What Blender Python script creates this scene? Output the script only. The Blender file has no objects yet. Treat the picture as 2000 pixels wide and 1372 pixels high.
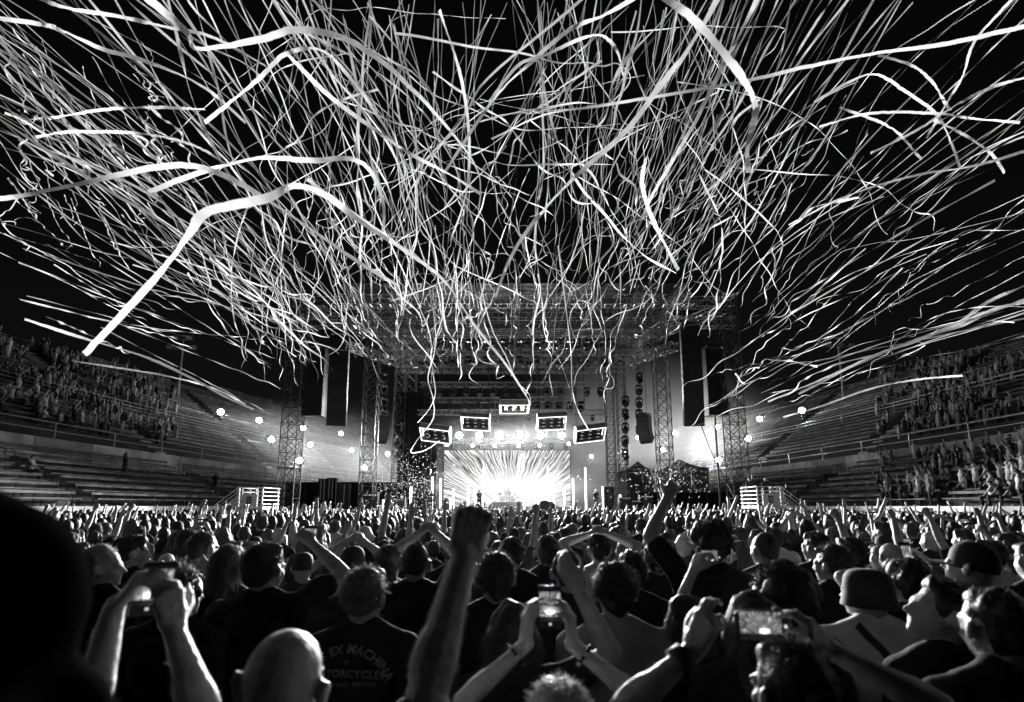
import bpy, math, random
import numpy as np
from mathutils import Vector, Matrix, noise as mnoise

# ------------------------------------------------------------------ camera, sky, exposure
sc = bpy.context.scene
COL = sc.collection
R = math.radians
CAMZ, FPX, PITCH, CY = 2.0, 1000.0, R(9.0), 830.0      # eye height, focal length and principal point in photo pixels
cam_d = bpy.data.cameras.new('camera')
cam_d.sensor_width = 36.0
cam_d.lens = 36.0 * FPX / 2000.0
cam_d.shift_y = (CY - 686.0) / 2000.0
cam_d.clip_start, cam_d.clip_end = 0.05, 2000.0
cam_d.dof.use_dof = True
cam_d.dof.focus_distance = 16.0
cam_d.dof.aperture_fstop = 2.0
cam = bpy.data.objects.new('camera', cam_d)
cam.location = (0, 0, CAMZ)
cam.rotation_euler = (R(90) + PITCH, 0, 0)
COL.objects.link(cam)
sc.camera = cam

world = bpy.data.worlds.new('World')
sc.world = world
world.use_nodes = True
wn, wl = world.node_tree.nodes, world.node_tree.links
bg = wn['Background']
sky = wn.new('ShaderNodeTexSky')
sky.sky_type = 'NISHITA'
sky.sun_disc = False
sky.sun_elevation = R(1.0)
sky.sun_rotation = R(180)
bw = wn.new('ShaderNodeRGBToBW')
wl.new(sky.outputs[0], bw.inputs[0])
wl.new(bw.outputs[0], bg.inputs[0])
bg.inputs[1].default_value = 0.004          # night

sc.view_settings.view_transform = 'Standard'
sc.view_settings.look = 'None'
sc.view_settings.exposure = 0.0
sc.view_settings.gamma = 1.0
sc.view_settings.use_curve_mapping = False
sc.cycles.use_denoising = True
sc.cycles.max_bounces = 5
sc.cycles.diffuse_bounces = 3
sc.cycles.glossy_bounces = 2
sc.cycles.transmission_bounces = 3
sc.cycles.volume_bounces = 0
sc.cycles.sample_clamp_indirect = 4.0
sc.cycles.caustics_reflective = False
sc.cycles.caustics_refractive = False

random.seed(7)
rng = np.random.default_rng(7)
UP = Vector((0, 0, 1))
ORD = ['first','second','third','fourth','fifth','sixth','seventh','eighth','ninth','tenth','eleventh','twelfth','thirteenth','fourteenth','fifteenth','sixteenth','seventeenth','eighteenth','nineteenth','twentieth','twenty-first','twenty-second','twenty-third']

# ------------------------------------------------------------------ projection helpers (photo pixel <-> place)
cp, sp = math.cos(PITCH), math.sin(PITCH)
def P(px, py, Y):
    """the point at depth Y that the photo pixel looks at"""
    u, v = (px - 1000.0) / FPX, (CY - py) / FPX
    d = Vector((u, cp - v * sp, sp + v * cp))
    return Vector((0, 0, CAMZ)) + d * (Y / d.y)
def PX(p):
    dz = p[2] - CAMZ
    c = p[1] * cp + dz * sp
    return 1000 + FPX * p[0] / c, CY - FPX * (dz * cp - p[1] * sp) / c

# ------------------------------------------------------------------ materials
MATS = {}
def mat(name, base=0.2, rough=0.6, metal=0.0, var=0.25, scale=6.0, bump=0.0, bscale=30.0, emit=0.0, trans=0.0, spec=0.4):
    if name in MATS: return MATS[name]
    m = bpy.data.materials.new(name); m.use_nodes = True
    nt = m.node_tree; N, L = nt.nodes, nt.links
    b = N['Principled BSDF']
    b.inputs['Roughness'].default_value = rough
    b.inputs['Metallic'].default_value = metal
    b.inputs['Specular IOR Level'].default_value = spec
    tc = N.new('ShaderNodeTexCoord')
    tx = N.new('ShaderNodeTexNoise'); tx.inputs['Scale'].default_value = scale; tx.inputs['Detail'].default_value = 5
    L.new(tc.outputs['Object'], tx.inputs['Vector'])
    rp = N.new('ShaderNodeValToRGB')
    lo, hi = max(0.0, base * (1 - var)), min(1.0, base * (1 + var))
    rp.color_ramp.elements[0].position = 0.3; rp.color_ramp.elements[1].position = 0.7
    rp.color_ramp.elements[0].color = (lo, lo, lo, 1); rp.color_ramp.elements[1].color = (hi, hi, hi, 1)
    L.new(tx.outputs['Fac'], rp.inputs[0]); L.new(rp.outputs[0], b.inputs['Base Color'])
    if bump > 0:
        t2 = N.new('ShaderNodeTexNoise'); t2.inputs['Scale'].default_value = bscale; t2.inputs['Detail'].default_value = 4
        L.new(tc.outputs['Object'], t2.inputs['Vector'])
        bp = N.new('ShaderNodeBump'); bp.inputs['Strength'].default_value = bump; bp.inputs['Distance'].default_value = 0.02
        L.new(t2.outputs['Fac'], bp.inputs['Height']); L.new(bp.outputs[0], b.inputs['Normal'])
    if emit > 0:
        b.inputs['Emission Color'].default_value = (1, 1, 1, 1)
        b.inputs['Emission Strength'].default_value = emit
    if trans > 0:
        tr = N.new('ShaderNodeBsdfTranslucent'); L.new(rp.outputs[0], tr.inputs[0])
        mx = N.new('ShaderNodeMixShader'); mx.inputs[0].default_value = trans
        L.new(b.outputs[0], mx.inputs[1]); L.new(tr.outputs[0], mx.inputs[2])
        L.new(mx.outputs[0], N['Material Output'].inputs[0])
    MATS[name] = m
    return m
def emis(name, s, v=1.0):
    if name in MATS: return MATS[name]
    m = bpy.data.materials.new(name); m.use_nodes = True
    N, L = m.node_tree.nodes, m.node_tree.links
    e = N.new('ShaderNodeEmission'); e.inputs[0].default_value = (v, v, v, 1); e.inputs[1].default_value = s
    L.new(e.outputs[0], N['Material Output'].inputs[0])
    MATS[name] = m
    return m
mat('ground', .06, .9, var=.5, scale=1.5, bump=.3)
mat('concrete', .5, .85, var=.4, scale=.9, bump=.4, bscale=9)
mat('terrace', .06, .9, var=.5, scale=.6, bump=.3, bscale=8)
mat('bench', .15, .6, var=.75, scale=1.2)
def vary(name, lo, hi=1.5):
    """each object of this material weathered a little differently"""
    nt = MATS[name].node_tree; b = nt.nodes['Principled BSDF']; src = b.inputs['Base Color'].links[0].from_socket
    oi = nt.nodes.new('ShaderNodeObjectInfo'); mr = nt.nodes.new('ShaderNodeMapRange'); mr.inputs[3].default_value = lo; mr.inputs[4].default_value = hi
    nt.links.new(oi.outputs['Random'], mr.inputs[0]); mx = nt.nodes.new('ShaderNodeMixRGB'); mx.blend_type = 'MULTIPLY'; mx.inputs[0].default_value = 1.0
    nt.links.new(src, mx.inputs[1]); nt.links.new(mr.outputs[0], mx.inputs[2]); nt.links.new(mx.outputs[0], b.inputs['Base Color'])
vary('bench', .25); vary('concrete', .6)
mat('hill', .07, .95, var=.7, scale=.12, bump=.8, bscale=1.2)
mat('oldwall', .16, .95, var=.5, scale=.35, bump=.8, bscale=3)
mat('alu', .5, .38, .85, var=.15, scale=4)
mat('rail', .55, .45, .3, var=.2); mat('white_rail', .8, .5, 0, var=.1)
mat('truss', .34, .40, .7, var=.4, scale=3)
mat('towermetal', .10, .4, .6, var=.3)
mat('black', .02, .55, var=.3)
mat('blackmetal', .03, .4, .3, var=.4)
mat('drape', .012, .9, var=.4, bump=.4, bscale=3)
mat('canopy', .022, .7, var=.8, scale=.5)
mat('stagefloor', .05, .4, var=.3)
mat('speaker', .018, .6, var=.3, bump=.3, bscale=50)
mat('grille', .05, .5, .4, var=.3)
mat('tent', .1, .8, var=.25, trans=.1)
mat('white_panel', .75, .5, var=.1)
mat('ink', .02, .7, var=.1)
mat('streamer', .86, .6, var=.10, scale=9, trans=.5, bump=.5, bscale=45)
vary('streamer', .42, 1.08)
mat('confetti', .8, .5, var=.1, trans=.3)
mat('drum', .06, .3, var=.3)
mat('chrome', .6, .2, .9, var=.1)
emis('flood', 60.0); emis('blinder', 60.0); emis('small_lamp', 30.0); emis('tube', 9.0); emis('strip', 2.5); emis('dimlamp', .35); emis('phone_lamp', 6.)

# ------------------------------------------------------------------ mesh builder and object helpers
class MB:
    def __init__(s): s.v, s.f = [], []
    def add(s, vs, fs):
        o = len(s.v); s.v += [tuple(p) for p in vs]; s.f += [tuple(i + o for i in f) for f in fs]; return s
    def box(s, c, size, rot=None):
        hx, hy, hz = size[0] / 2, size[1] / 2, size[2] / 2
        vs = [Vector((x * hx, y * hy, z * hz)) for x in (-1, 1) for y in (-1, 1) for z in (-1, 1)]
        if rot is not None: vs = [rot @ p for p in vs]
        c = Vector(c)
        return s.add([p + c for p in vs], [(0, 1, 3, 2), (4, 6, 7, 5), (0, 4, 5, 1), (2, 3, 7, 6), (0, 2, 6, 4), (1, 5, 7, 3)])
    def bar(s, p0, p1, r, n=4, r1=None, caps=True):
        p0, p1 = Vector(p0), Vector(p1); d = p1 - p0
        if d.length < 1e-6: return s
        d.normalize(); a = d.orthogonal().normalized(); b = d.cross(a)
        r1 = r if r1 is None else r1
        vs = []
        for p, q in ((p0, r), (p1, r1)):
            for k in range(n):
                t = 2 * math.pi * (k + .5) / n
                vs.append(p + a * (math.cos(t) * q) + b * (math.sin(t) * q))
        fs = [(k, (k + 1) % n, n + (k + 1) % n, n + k) for k in range(n)]
        if caps: fs += [tuple(range(n - 1, -1, -1)), tuple(range(n, 2 * n))]
        return s.add(vs, fs)
    def path(s, pts, r, n=5):
        for a, b in zip(pts[:-1], pts[1:]): s.bar(a, b, r, n)
        return s
    def ring_surface(s, rings, close=True, caps=False):
        n = len(rings[0]); vs = [p for rg in rings for p in rg]; fs = []
        for i in range(len(rings) - 1):
            for k in range(n if close else n - 1):
                a = i * n + k; b = i * n + (k + 1) % n
                fs.append((a, b, b + n, a + n))
        if caps: fs += [tuple(range(n - 1, -1, -1)), tuple(range((len(rings) - 1) * n, len(rings) * n))]
        return s.add(vs, fs)
    def ell(s, c, ax, nu=12, nv=8, rot=None):
        c = Vector(c); rings = []
        for j in range(nv + 1):
            ph = math.pi * j / nv; rg = []
            for k in range(nu):
                th = 2 * math.pi * k / nu
                p = Vector((ax[0] * math.sin(ph) * math.cos(th), ax[1] * math.sin(ph) * math.sin(th), -ax[2] * math.cos(ph)))
                rg.append(c + (rot @ p if rot is not None else p))
            rings.append(rg)
        return s.ring_surface(rings)
    def mesh(s, name):
        me = bpy.data.meshes.new(name); me.from_pydata(s.v, [], s.f); me.update(); return me
    def build(s, name, material, parent=None, smooth=False):
        return obj(name, s.mesh(name), material, parent, smooth)
def obj(name, me, material=None, parent=None, smooth=False):
    o = bpy.data.objects.new(name, me)
    COL.objects.link(o)
    if material is not None and not me.materials:
        me.materials.append(MATS[material] if isinstance(material, str) else material)
    if smooth: me.polygons.foreach_set('use_smooth', [True] * len(me.polygons))
    if parent is not None:
        o.parent = parent
        o.matrix_parent_inverse = Matrix.Translation(-parent.location)
    return o
def tag(o, label=None, cat=None, group=None, kind=None):
    if label: o['label'] = label
    if cat: o['category'] = cat
    if group: o['group'] = group
    if kind: o['kind'] = kind
    return o
def thing(name, label, cat, loc=(0, 0, 0), group=None):
    o = bpy.data.objects.new(name, None); COL.objects.link(o); o.location = loc; o.empty_display_size = .2
    return tag(o, label, cat, group)
def copy_tree(o, parent=None):
    c = o.copy(); COL.objects.link(c)
    if parent is not None: c.parent = parent
    for ch in o.children: copy_tree(ch, c)
    return c
def spot(name, loc, target, energy, size=120, blend=.6, radius=.15, parent=None):
    l = bpy.data.lights.new(name, 'SPOT'); l.energy = energy; l.spot_size = R(size); l.spot_blend = blend; l.shadow_soft_size = radius
    o = bpy.data.objects.new(name, l); COL.objects.link(o)
    o.location = loc
    o.rotation_euler = (Vector(target) - Vector(loc)).to_track_quat('-Z', 'Y').to_euler()
    if parent is not None:
        o.parent = parent; o.matrix_parent_inverse = Matrix.Translation(-parent.location)
    return o
# ================================================================== THE SETTING
g = MB(); g.add([(-700, -300, 0), (700, -300, 0), (700, 900, 0), (-700, 900, 0)], [(0, 1, 2, 3)])
tag(g.build('ground', 'ground'), kind='structure')

EA, EB, EYC = 21.5, 60.0, 28.0              # the oval arena wall
LOW_N, UP_N = 7, 22
def hs(t): return 1.06 - 0.20 * math.sin(t) ** 2 if 0 < t < math.pi else 1.06
def EP(o, t, z):
    return Vector(((EA + o) * math.cos(t), EYC + (EB + o) * math.sin(t), 1.95 + (z - 1.95) * hs(t)))
LOW = [(1.2 + .95 * i, 1.95 + .45 * i) for i in range(LOW_N)]            # row start offset, tread height
UPR = [(9.4 + .82 * j, 6.1 + .47 * (j + 1)) for j in range(UP_N)]
OTOP, ZTOP = 9.4 + .82 * UP_N, 6.1 + .47 * UP_N
prof = [(.35, 1.93), (1.2, 1.93)]
for o, z in LOW[1:]: prof += [(o, prof[-1][1]), (o, z)]
prof += [(8.05, prof[-1][1])]
prof2 = [(8.05, prof[-1][1] - .3), (8.05, 6.0), (9.4, 6.0)]
for o, z in UPR: prof2 += [(o, prof2[-1][1]), (o, z)]
prof2 += [(OTOP + 1.6, ZTOP), (OTOP + 1.6, 0)]
def sweep(pr, t0, t1, step=1.5):
    n = max(2, int(abs(t1 - t0) / step)); m = MB()
    rings = [[EP(o, R(t0 + (t1 - t0) * i / n), z) if z > 0 else Vector((EP(o, R(t0 + (t1 - t0) * i / n), 2).xy.to_3d())) for o, z in pr] for i in range(n + 1)]
    m.ring_surface(rings, close=False)
    return m
def terr_z(x, y):
    """terrace height at a place, used to seat lamps and people"""
    lo, hi = 0.0, 60.0
    for _ in range(30):
        o = (lo + hi) / 2
        if (x / (EA + o)) ** 2 + ((y - EYC) / (EB + o)) ** 2 > 1: lo = o
        else: hi = o
    t = math.atan2((y - EYC) / (EB + o), x / (EA + o))
    if o < .1: return 0, o, t
    z = 1.95
    for oo, zz in LOW:
        if o >= oo: z = zz
    if o >= 8.05: z = 6.0
    for oo, zz in UPR:
        if o >= oo: z = zz
    return 1.95 + (z - 1.95) * hs(t), o, t
for nm, t0, t1, w in (('left', 90, 206, 'left of the stage'), ('right', 90, -26, 'right of the stage')):
    root = thing('grandstand', 'dark stepped terraces of the open air bowl on the ' + w, 'grandstand', EP(0, R(t1 * .8), 0))
    root.location.z = 0
    sweep(prof, t0, t1).build('lower_terrace', 'terrace', root)
    sweep(prof2, t0, t1).build('upper_terrace', 'terrace', root)
    # walls in cast panels
    for wn_, lab, o0, z0, z1, th, step in (('arena_wall', 'pale low concrete wall behind the crowd, foot of the terraces ' + w, 0, 0, 1.72, .3, 3.2),
                                           ('tier_wall', 'weathered concrete wall between the two bench tiers ' + w, 7.95, 4.6, 6.02, .25, 3.6)):
        wr = thing(wn_, lab, 'wall', EP(o0, R(t1 * .8), z0))
        t = t1
        sg = 1 if t0 > t1 else -1
        while sg * (t0 - t) > step:
            m = MB()
            rings = []
            for k in range(4):
                tt = R(t + sg * (step - .04) * k / 3)
                q = [EP(o0, tt, z0), EP(o0, tt, z1), EP(o0 + th, tt, z1), EP(o0 + th, tt, z0)]
                if z0 == 0:
                    q[0].z = q[3].z = 0; q[1].z = q[2].z = z1
                rings.append(q)
            m.ring_surface(rings, caps=True)
            m.build('panel', 'concrete', wr)
            if z0 == 0:
                c = MB(); rings = []
                for k in range(4):
                    tt = R(t + sg * (step - .03) * k / 3)
                    rings.append([EP(-.1, tt, 0).xy.to_3d() + Vector((0, 0, 1.723)), EP(-.1, tt, 0).xy.to_3d() + Vector((0, 0, 1.98)),
                                  EP(.55, tt, 0).xy.to_3d() + Vector((0, 0, 1.98)), EP(.55, tt, 0).xy.to_3d() + Vector((0, 0, 1.723))])
                c.ring_surface(rings, caps=True).build('coping', 'concrete', wr)
            t += sg * step

# benches, one object for each row of each block
def bench_mesh(o, z, t0, t1):
    m = MB(); n = max(3, int(abs(t1 - t0) / 2)); rings = []; rb = []
    oc = o + .12
    for k in range(n + 1):
        tt = R(t0 + (t1 - t0) * k / n)
        a = EP(oc, tt, z); b = EP(oc + .34, tt, z)
        rings.append([a + UP * .40, a + UP * .45, b + UP * .45, b + UP * .40])
        c = EP(oc + .40, tt, z); d = EP(oc + .44, tt, z)
        rb.append([c + UP * .66, c + UP * .80, d + UP * .80, d + UP * .66])
    m.ring_surface(rings, caps=True); m.ring_surface(rb, caps=True)
    for k in range(n + 1):
        tt = R(t0 + (t1 - t0) * (k + (.05 if k == 0 else -.05 if k == n else 0)) / n)
        a = EP(oc + .06, tt, z); b = EP(oc + .42, tt, z)
        m.bar(a, a + UP * .40, .03); m.bar(b, b + UP * .8, .03)
    return m
SECT = [(0.5, 12), (13.5, 25), (26.5, 38), (39.5, 51)]
far = MB()
for side in ('left', 'right'):
    for si, (ta, tb) in enumerate([(-24, -12.5), (-11.5, -.5)] + SECT + [(52.5, 63), (64.5, 74), (75.5, 88)]):
        t0, t1 = (ta, tb) if side == 'right' else (180 - ta, 180 - tb)
        for ri, (o, z) in enumerate(LOW + UPR):
            if ri == LOW_N: continue
            if 2 <= si <= 5:
                tier = 'lower' if ri < LOW_N else 'upper'
                which = ['beside the crowd', 'next to the seated spectators', 'between spectators and stage', 'behind the stage towers'][si - 2]
                b = bench_mesh(o, z, t0, t1)
                ob = b.build('bench', 'bench')
                rn = ri if ri < LOW_N else ri - LOW_N - 1
                lab = 'long bench, %s row up in the %s tier %s, %s side' % (ORD[rn], tier, which, side)
                tag(ob, lab, 'bench', 'benches of the %s %s tier block %s' % (side, tier, which))
            else:
                bm_ = bench_mesh(o, z, t0, t1); far.add(bm_.v, bm_.f)
fo = far.build('far_benches', 'bench'); tag(fo, 'far rows of benches curving round behind the stage', 'benches', kind='stuff')

# railings on the upper tier
def railing(pts, h, label, group=None, nr=3, r=.035, name='railing', m='rail'):
    root = thing(name, label, 'railing', pts[0], group)
    for p in pts: MB().bar(p, p + UP * h, r * 1.3, 6).build('post', m, root)
    for k in range(nr):
        zz = h * (k + 1) / nr - .02
        mb = MB()
        for a, b in zip(pts[:-1], pts[1:]): mb.bar(a + UP * zz, b + UP * zz, r, 5)
        mb.build('rail', m, root)
    return root
for side in (1, -1):
    w = 'right' if side > 0 else 'left'
    f = lambda o, t, z: EP(o, R(t if side > 0 else 180 - t), z)
    railing([f(UPR[8][0] + .02, t, UPR[8][1]) for t in np.arange(0, 50, 5.0)], 1.0, 'pale handrail across the middle of the upper tier on the %s' % w)
    railing([f(8.1, t, 6.02) for t in np.arange(-4, 56, 4.0)], 1.05, 'handrail along the top of the concrete wall on the %s' % w, nr=2)
    railing([f(OTOP + 1.0, t, ZTOP) for t in np.arange(-6, 84, 4.5)], 1.15, 'tall railing along the top edge of the terraces on the %s' % w, nr=4, r=.03)
# aisle landings with low walls and stairs where the blocks part
for side in (1, -1):
    w = 'right' if side > 0 else 'left'
    for k, t in enumerate((12.75, 25.75, 38.75, 51.75)):
        tt = R(t if side > 0 else 180 - t)
        root = thing('aisle_stair', 'narrow stair between bench blocks, aisle %s from the camera on the %s terraces' % (['nearest', 'second', 'third', 'farthest'][k], w), 'stairs', EP(9.4, tt, 6.1), 'aisle stairs')
        for j in range(UP_N):
            o, z = UPR[j]
            a, b = EP(o - .36, tt - R(.45), z), EP(o + .02, tt + R(.45), z)
            m = MB(); tang = (EP(o, tt + .01, z) - EP(o, tt - .01, z)).normalized(); nrm = tang.cross(UP)
            q = [EP(o - .38, tt - R(.45), z), EP(o - .38, tt + R(.45), z), EP(o - .01, tt + R(.45), z), EP(o - .01, tt - R(.45), z)]
            top = [p - UP * .27 for p in q]; bot = [p - UP * .55 for p in q]
            m.ring_surface([bot, top], caps=True); m.build('step', 'concrete', root)

# slopes of scrub and an old stone wall with arches behind the left terraces
def slope(name, t0, t1, o0, o1, z0, z1, seed, amp=1.6):
    m = MB(); nt, no = 60, 16; rings = []
    for i in range(nt + 1):
        t = R(t0 + (t1 - t0) * i / nt); rg = []
        for j in range(no + 1):
            u = j / no; o = o0 + (o1 - o0) * u
            p = Vector(((EA + o) * math.cos(t), EYC + (EB + o) * math.sin(t), 0))
            f = (i / nt)
            zz = z0(f) + (z1(f) - z0(f)) * (u ** .8)
            p.z = zz + amp * u * mnoise.noise(Vector((p.x * .06, p.y * .06, seed))) * 2
            rg.append(p)
        rings.append(rg)
    m.ring_surface(rings, close=False)
    return tag(m.build(name, 'hill', smooth=True), kind='structure')
slope('hill', 90, 215, 31.5, 90, lambda f: 8 + 6 * f, lambda f: 9 + 66 * f ** 1.5, 3.0)
slope('hill', 90, -35, 31.5, 90, lambda f: 8 + 5 * f, lambda f: 8 + 18 * f ** 1.5, 9.0)
wr = thing('old_wall', 'old stone wall with blind arches above the terraces beside the stage', 'wall', EP(30, R(140), 10))
for k in range(12):
    t0 = 116 + k * 4.2
    pts = [EP(30.2, R(t0 + 4.15 * u), 2) for u in (0, .28, .36, .5, .64, .72, 1)]
    top = 19.5 - .18 * abs(k - 6) + .5 * math.sin(k * 2.1)
    m = MB(); inn = pts[3].xy.to_3d().normalized()
    out = [p.xy.to_3d() for p in pts]; d = (out[3] - Vector((0, EYC, 0))).normalized() * 1.0
    col = lambda a, b, z0, z1: m.ring_surface([[a + UP * z0, a + UP * z1, a + d + UP * z1, a + d + UP * z0], [b + UP * z0, b + UP * z1, b + d + UP * z1, b + d + UP * z0]], caps=True)
    col(out[0], out[1], 8, top); col(out[5], out[6], 8, top)
    col(out[1], out[2], 15.6, top); col(out[2], out[3], 16.6, top); col(out[3], out[4], 16.6, top); col(out[4], out[5], 15.6, top)
    mm = MB(); mm.ring_surface([[out[1] + d * .55 + UP * 8, out[1] + d * .55 + UP * 17], [out[5] + d * .55 + UP * 8, out[5] + d * .55 + UP * 17]], close=False)
    pn = m.build('stone_bay', 'oldwall', wr); o2 = mm.build('arch_infill', 'hill', pn)
    o2.matrix_parent_inverse = Matrix.Identity(4)

# clumps of shrubs on the slopes
def shrub(p, r, seed, label):
    rr = random.Random(seed); m = MB()
    for k in range(240):
        d = Vector((rr.gauss(0, 1), rr.gauss(0, 1), abs(rr.gauss(0, .8)))).normalized() * r * rr.uniform(.55, 1.05)
        a = Vector((rr.gauss(0, 1), rr.gauss(0, 1), rr.gauss(0, 1))).normalized() * r * .16
        b = a.orthogonal().normalized() * r * .12
        c = p + d + UP * r * .2
        m.add([c - a, c + b, c + a, c - b], [(0, 1, 2, 3)])
    root = thing('shrub', label, 'shrub', p, 'shrubs on the slope behind the terraces')
    m.build('foliage', 'hill', root)
    MB().bar(p - UP * 1.0, p + UP * r * .5, .12, 5, .05).build('trunk', 'black', root)
for k in range(26):
    t = R(random.uniform(140, 200)) if k < 18 else R(random.uniform(-15, 20))
    o = random.uniform(34, 62)
    p = Vector(((EA + o) * math.cos(t), EYC + (EB + o) * math.sin(t), 0))
    f = (math.degrees(t) - 90) / 125 if k < 18 else (90 - math.degrees(t)) / 125
    u = (o - 31.5) / 58.5
    p.z = (8 + 6 * f + (1 - 6 * f + 66 * f ** 1.5) * u ** .8) if k < 18 else (8 + 5 * f + (13 * f ** 1.5) * u ** .8)
    shrub(p, random.uniform(1.2, 2.6), k, 'dark shrub on the hillside behind the %s terraces' % ('left' if k < 18 else 'right'))

# tall unlit lamp masts
for px_, py0, py1, Y, w in ((340, 840, 682, 62, 'left'), (1652, 815, 678, 62, 'right')):
    b = P(px_, py0, Y); zt, oo, tt = terr_z(b.x, b.y); b.z = zt; t = P(px_ + (8 if w == 'left' else 2), py1, Y); t.x, t.y = b.x, b.y
    root = thing('lamp_mast', 'tall slim lamp mast with unlit boxy lamps rising from the %s terraces' % w, 'lamp mast', b)
    MB().bar(b, t, .16, 8, .1).build('pole', 'rail', root)
    MB().bar(t + Vector((-1.6, 0, 0)), t + Vector((1.6, 0, 0)), .06, 6).bar(t + Vector((-1.2, 0, 1.2)), t + Vector((1.2, 0, 1.2)), .06, 6).bar(t, t + UP * 1.3, .07, 6).build('crossarm', 'rail', root)
    for dx, dz in ((-1.4, .0), (0, .0), (1.4, 0), (-.9, 1.2), (.9, 1.2)):
        h = MB().box(t + Vector((dx, -.15, dz + .25)), (.9, .35, .5), Matrix.Rotation(.5, 3, 'X')).build('lamp_head', 'blackmetal', root)
        q = MB().box(t + Vector((dx, -.36, dz + .14)), (.78, .03, .4), Matrix.Rotation(.5, 3, 'X')).build('lens', 'white_panel', h)
        q.matrix_parent_inverse = Matrix.Identity(4)

# lit floodlights round the rim of the bowl
FLOODS = [(431, 805, 1.5), (506, 821, 1.5), (530, 859, 1.2), (592, 836, 1.2), (606, 869, .7), (585, 900, .7), (666, 847, 1.2), (687, 880, .8), (712, 914, .8), (757, 887, 1.2), (823, 893, 1.2), (839, 921, 1.2),
          (1566, 802, .9), (1484, 819, .6), (1461, 857, .6), (1401, 835, .9), (1375, 870, 1.2), (1403, 899, 1.1), (1318, 847, 1.1), (1246, 855, 1.1), (1220, 886, 1.0), (1155, 892, 1.1), (1295, 878, .9)]
def flood(px_, py_, k, i):
    side = 'left' if px_ < 1000 else 'right'
    Y = 20.0
    while Y < 125:
        p = P(px_, py_, Y); zt, o, t = terr_z(p.x, p.y)
        if o > .5 and p.z - zt < 1.5: break
        Y += .4
    base = Vector((p.x, p.y, min(zt, p.z - .9)))
    w = ['first', 'second', 'third', 'fourth', 'fifth', 'sixth', 'seventh', 'eighth', 'ninth', 'tenth', 'eleventh', 'twelfth'][i]
    root = thing('floodlight', 'glaring floodlight on a short post in the terraces, %s from the picture\'s %s edge' % (w, side), 'floodlight', base, 'lit floodlights round the bowl')
    to = (Vector((0, 22, 4)) - p).normalized()
    q = to.to_track_quat('-Y', 'Z').to_matrix()
    MB().bar(base, p - UP * .3, .06, 6).build('post', 'blackmetal', root)
    MB().box(p - to * .2, (1.1, .3, .9), q).build('housing', 'blackmetal', root)
    MB().bar(p - to * .03, p + to * .03, .36, 14).build('lens', 'flood', root)
    MB().bar(p - to * .1 + q @ Vector((-.7, 0, 0)), p - to * .1 + q @ Vector((.7, 0, 0)), .04).build('yoke', 'blackmetal', root)
    spot('floodlight_beam', p + to * .12, Vector((0, 22, 5)), FLOOD_W * k, 150, .5, .3, root)
FLOOD_W = 3000.0
li = 0; ri = 0
for a in sorted([q for q in FLOODS if q[0] < 1000]): flood(*a, li); li += 1
for a in sorted([q for q in FLOODS if q[0] > 1000], key=lambda q: -q[0]): flood(*a, ri); ri += 1
# floodlights added out of view on both rims to fill the crowd's backs
for sd, w in ((1, 'right'), (-1, 'left')):
    for k, t in enumerate((2.0, -14.0)):
        tt = R(t if sd > 0 else 180 - t); base = EP(OTOP + .8, tt, ZTOP); p = base + UP * 2.2
        root = thing('floodlight', 'added fill floodlight on the rim of the %s terraces beside the crowd, %s' % (w, ['nearer the stage', 'farther back'][k]), 'floodlight', base, 'lit floodlights round the bowl')
        to = (Vector((0, 6, 1)) - p).normalized(); q = to.to_track_quat('-Y', 'Z').to_matrix()
        MB().bar(base, p - UP * .3, .06, 6).build('post', 'blackmetal', root)
        MB().box(p - to * .2, (1.1, .3, .9), q).build('housing', 'blackmetal', root)
        MB().bar(p - to * .03, p + to * .03, .36, 14).build('lens', 'flood', root)
        spot('floodlight_beam', p + to * .12, Vector((0, 14, 1.5)), FLOOD_W * .68, 95, .8, .3, root)
# ================================================================== THE STAGE
ROOFZ = P(1432, 592, 38).z
def truss_parts(root, p0, p1, w, r=.035, bay=None, mtl='truss', up=UP, xbrace=False):
    """square lattice truss: four chords and the lacing between them"""
    p0, p1 = Vector(p0), Vector(p1); d = (p1 - p0); Ln = d.length; d.normalize()
    a = up.cross(d)
    if a.length < 1e-3: a = Vector((1, 0, 0))
    a.normalize(); b = d.cross(a)
    cs = [(a * sx + b * sy) * (w / 2) for sx, sy in ((1, 1), (-1, 1), (-1, -1), (1, -1))]
    for c in cs: MB().bar(p0 + c, p1 + c, r, 6).build('chord', mtl, root)
    n = max(2, round(Ln / (bay or w))); m = MB()
    for i in range(n):
        q0, q1 = p0 + d * (Ln * i / n), p0 + d * (Ln * (i + 1) / n)
        for k in range(4):
            c0, c1 = cs[k], cs[(k + 1) % 4]
            if i % 2: c0, c1 = c1, c0
            m.bar(q0 + c0, q1 + c1, r * .62, 4, caps=False)
            if xbrace: m.bar(q0 + c1, q1 + c0, r * .62, 4, caps=False)
            m.bar(q1 + cs[k], q1 + cs[(k + 1) % 4], r * .62, 4, caps=False)
    m.build('lacing', mtl, root)
def truss(name, label, p0, p1, w, group=None, **k):
    root = thing(name, label, 'truss', p0, group)
    truss_parts(root, p0, p1, w, **k)
    return root

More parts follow.
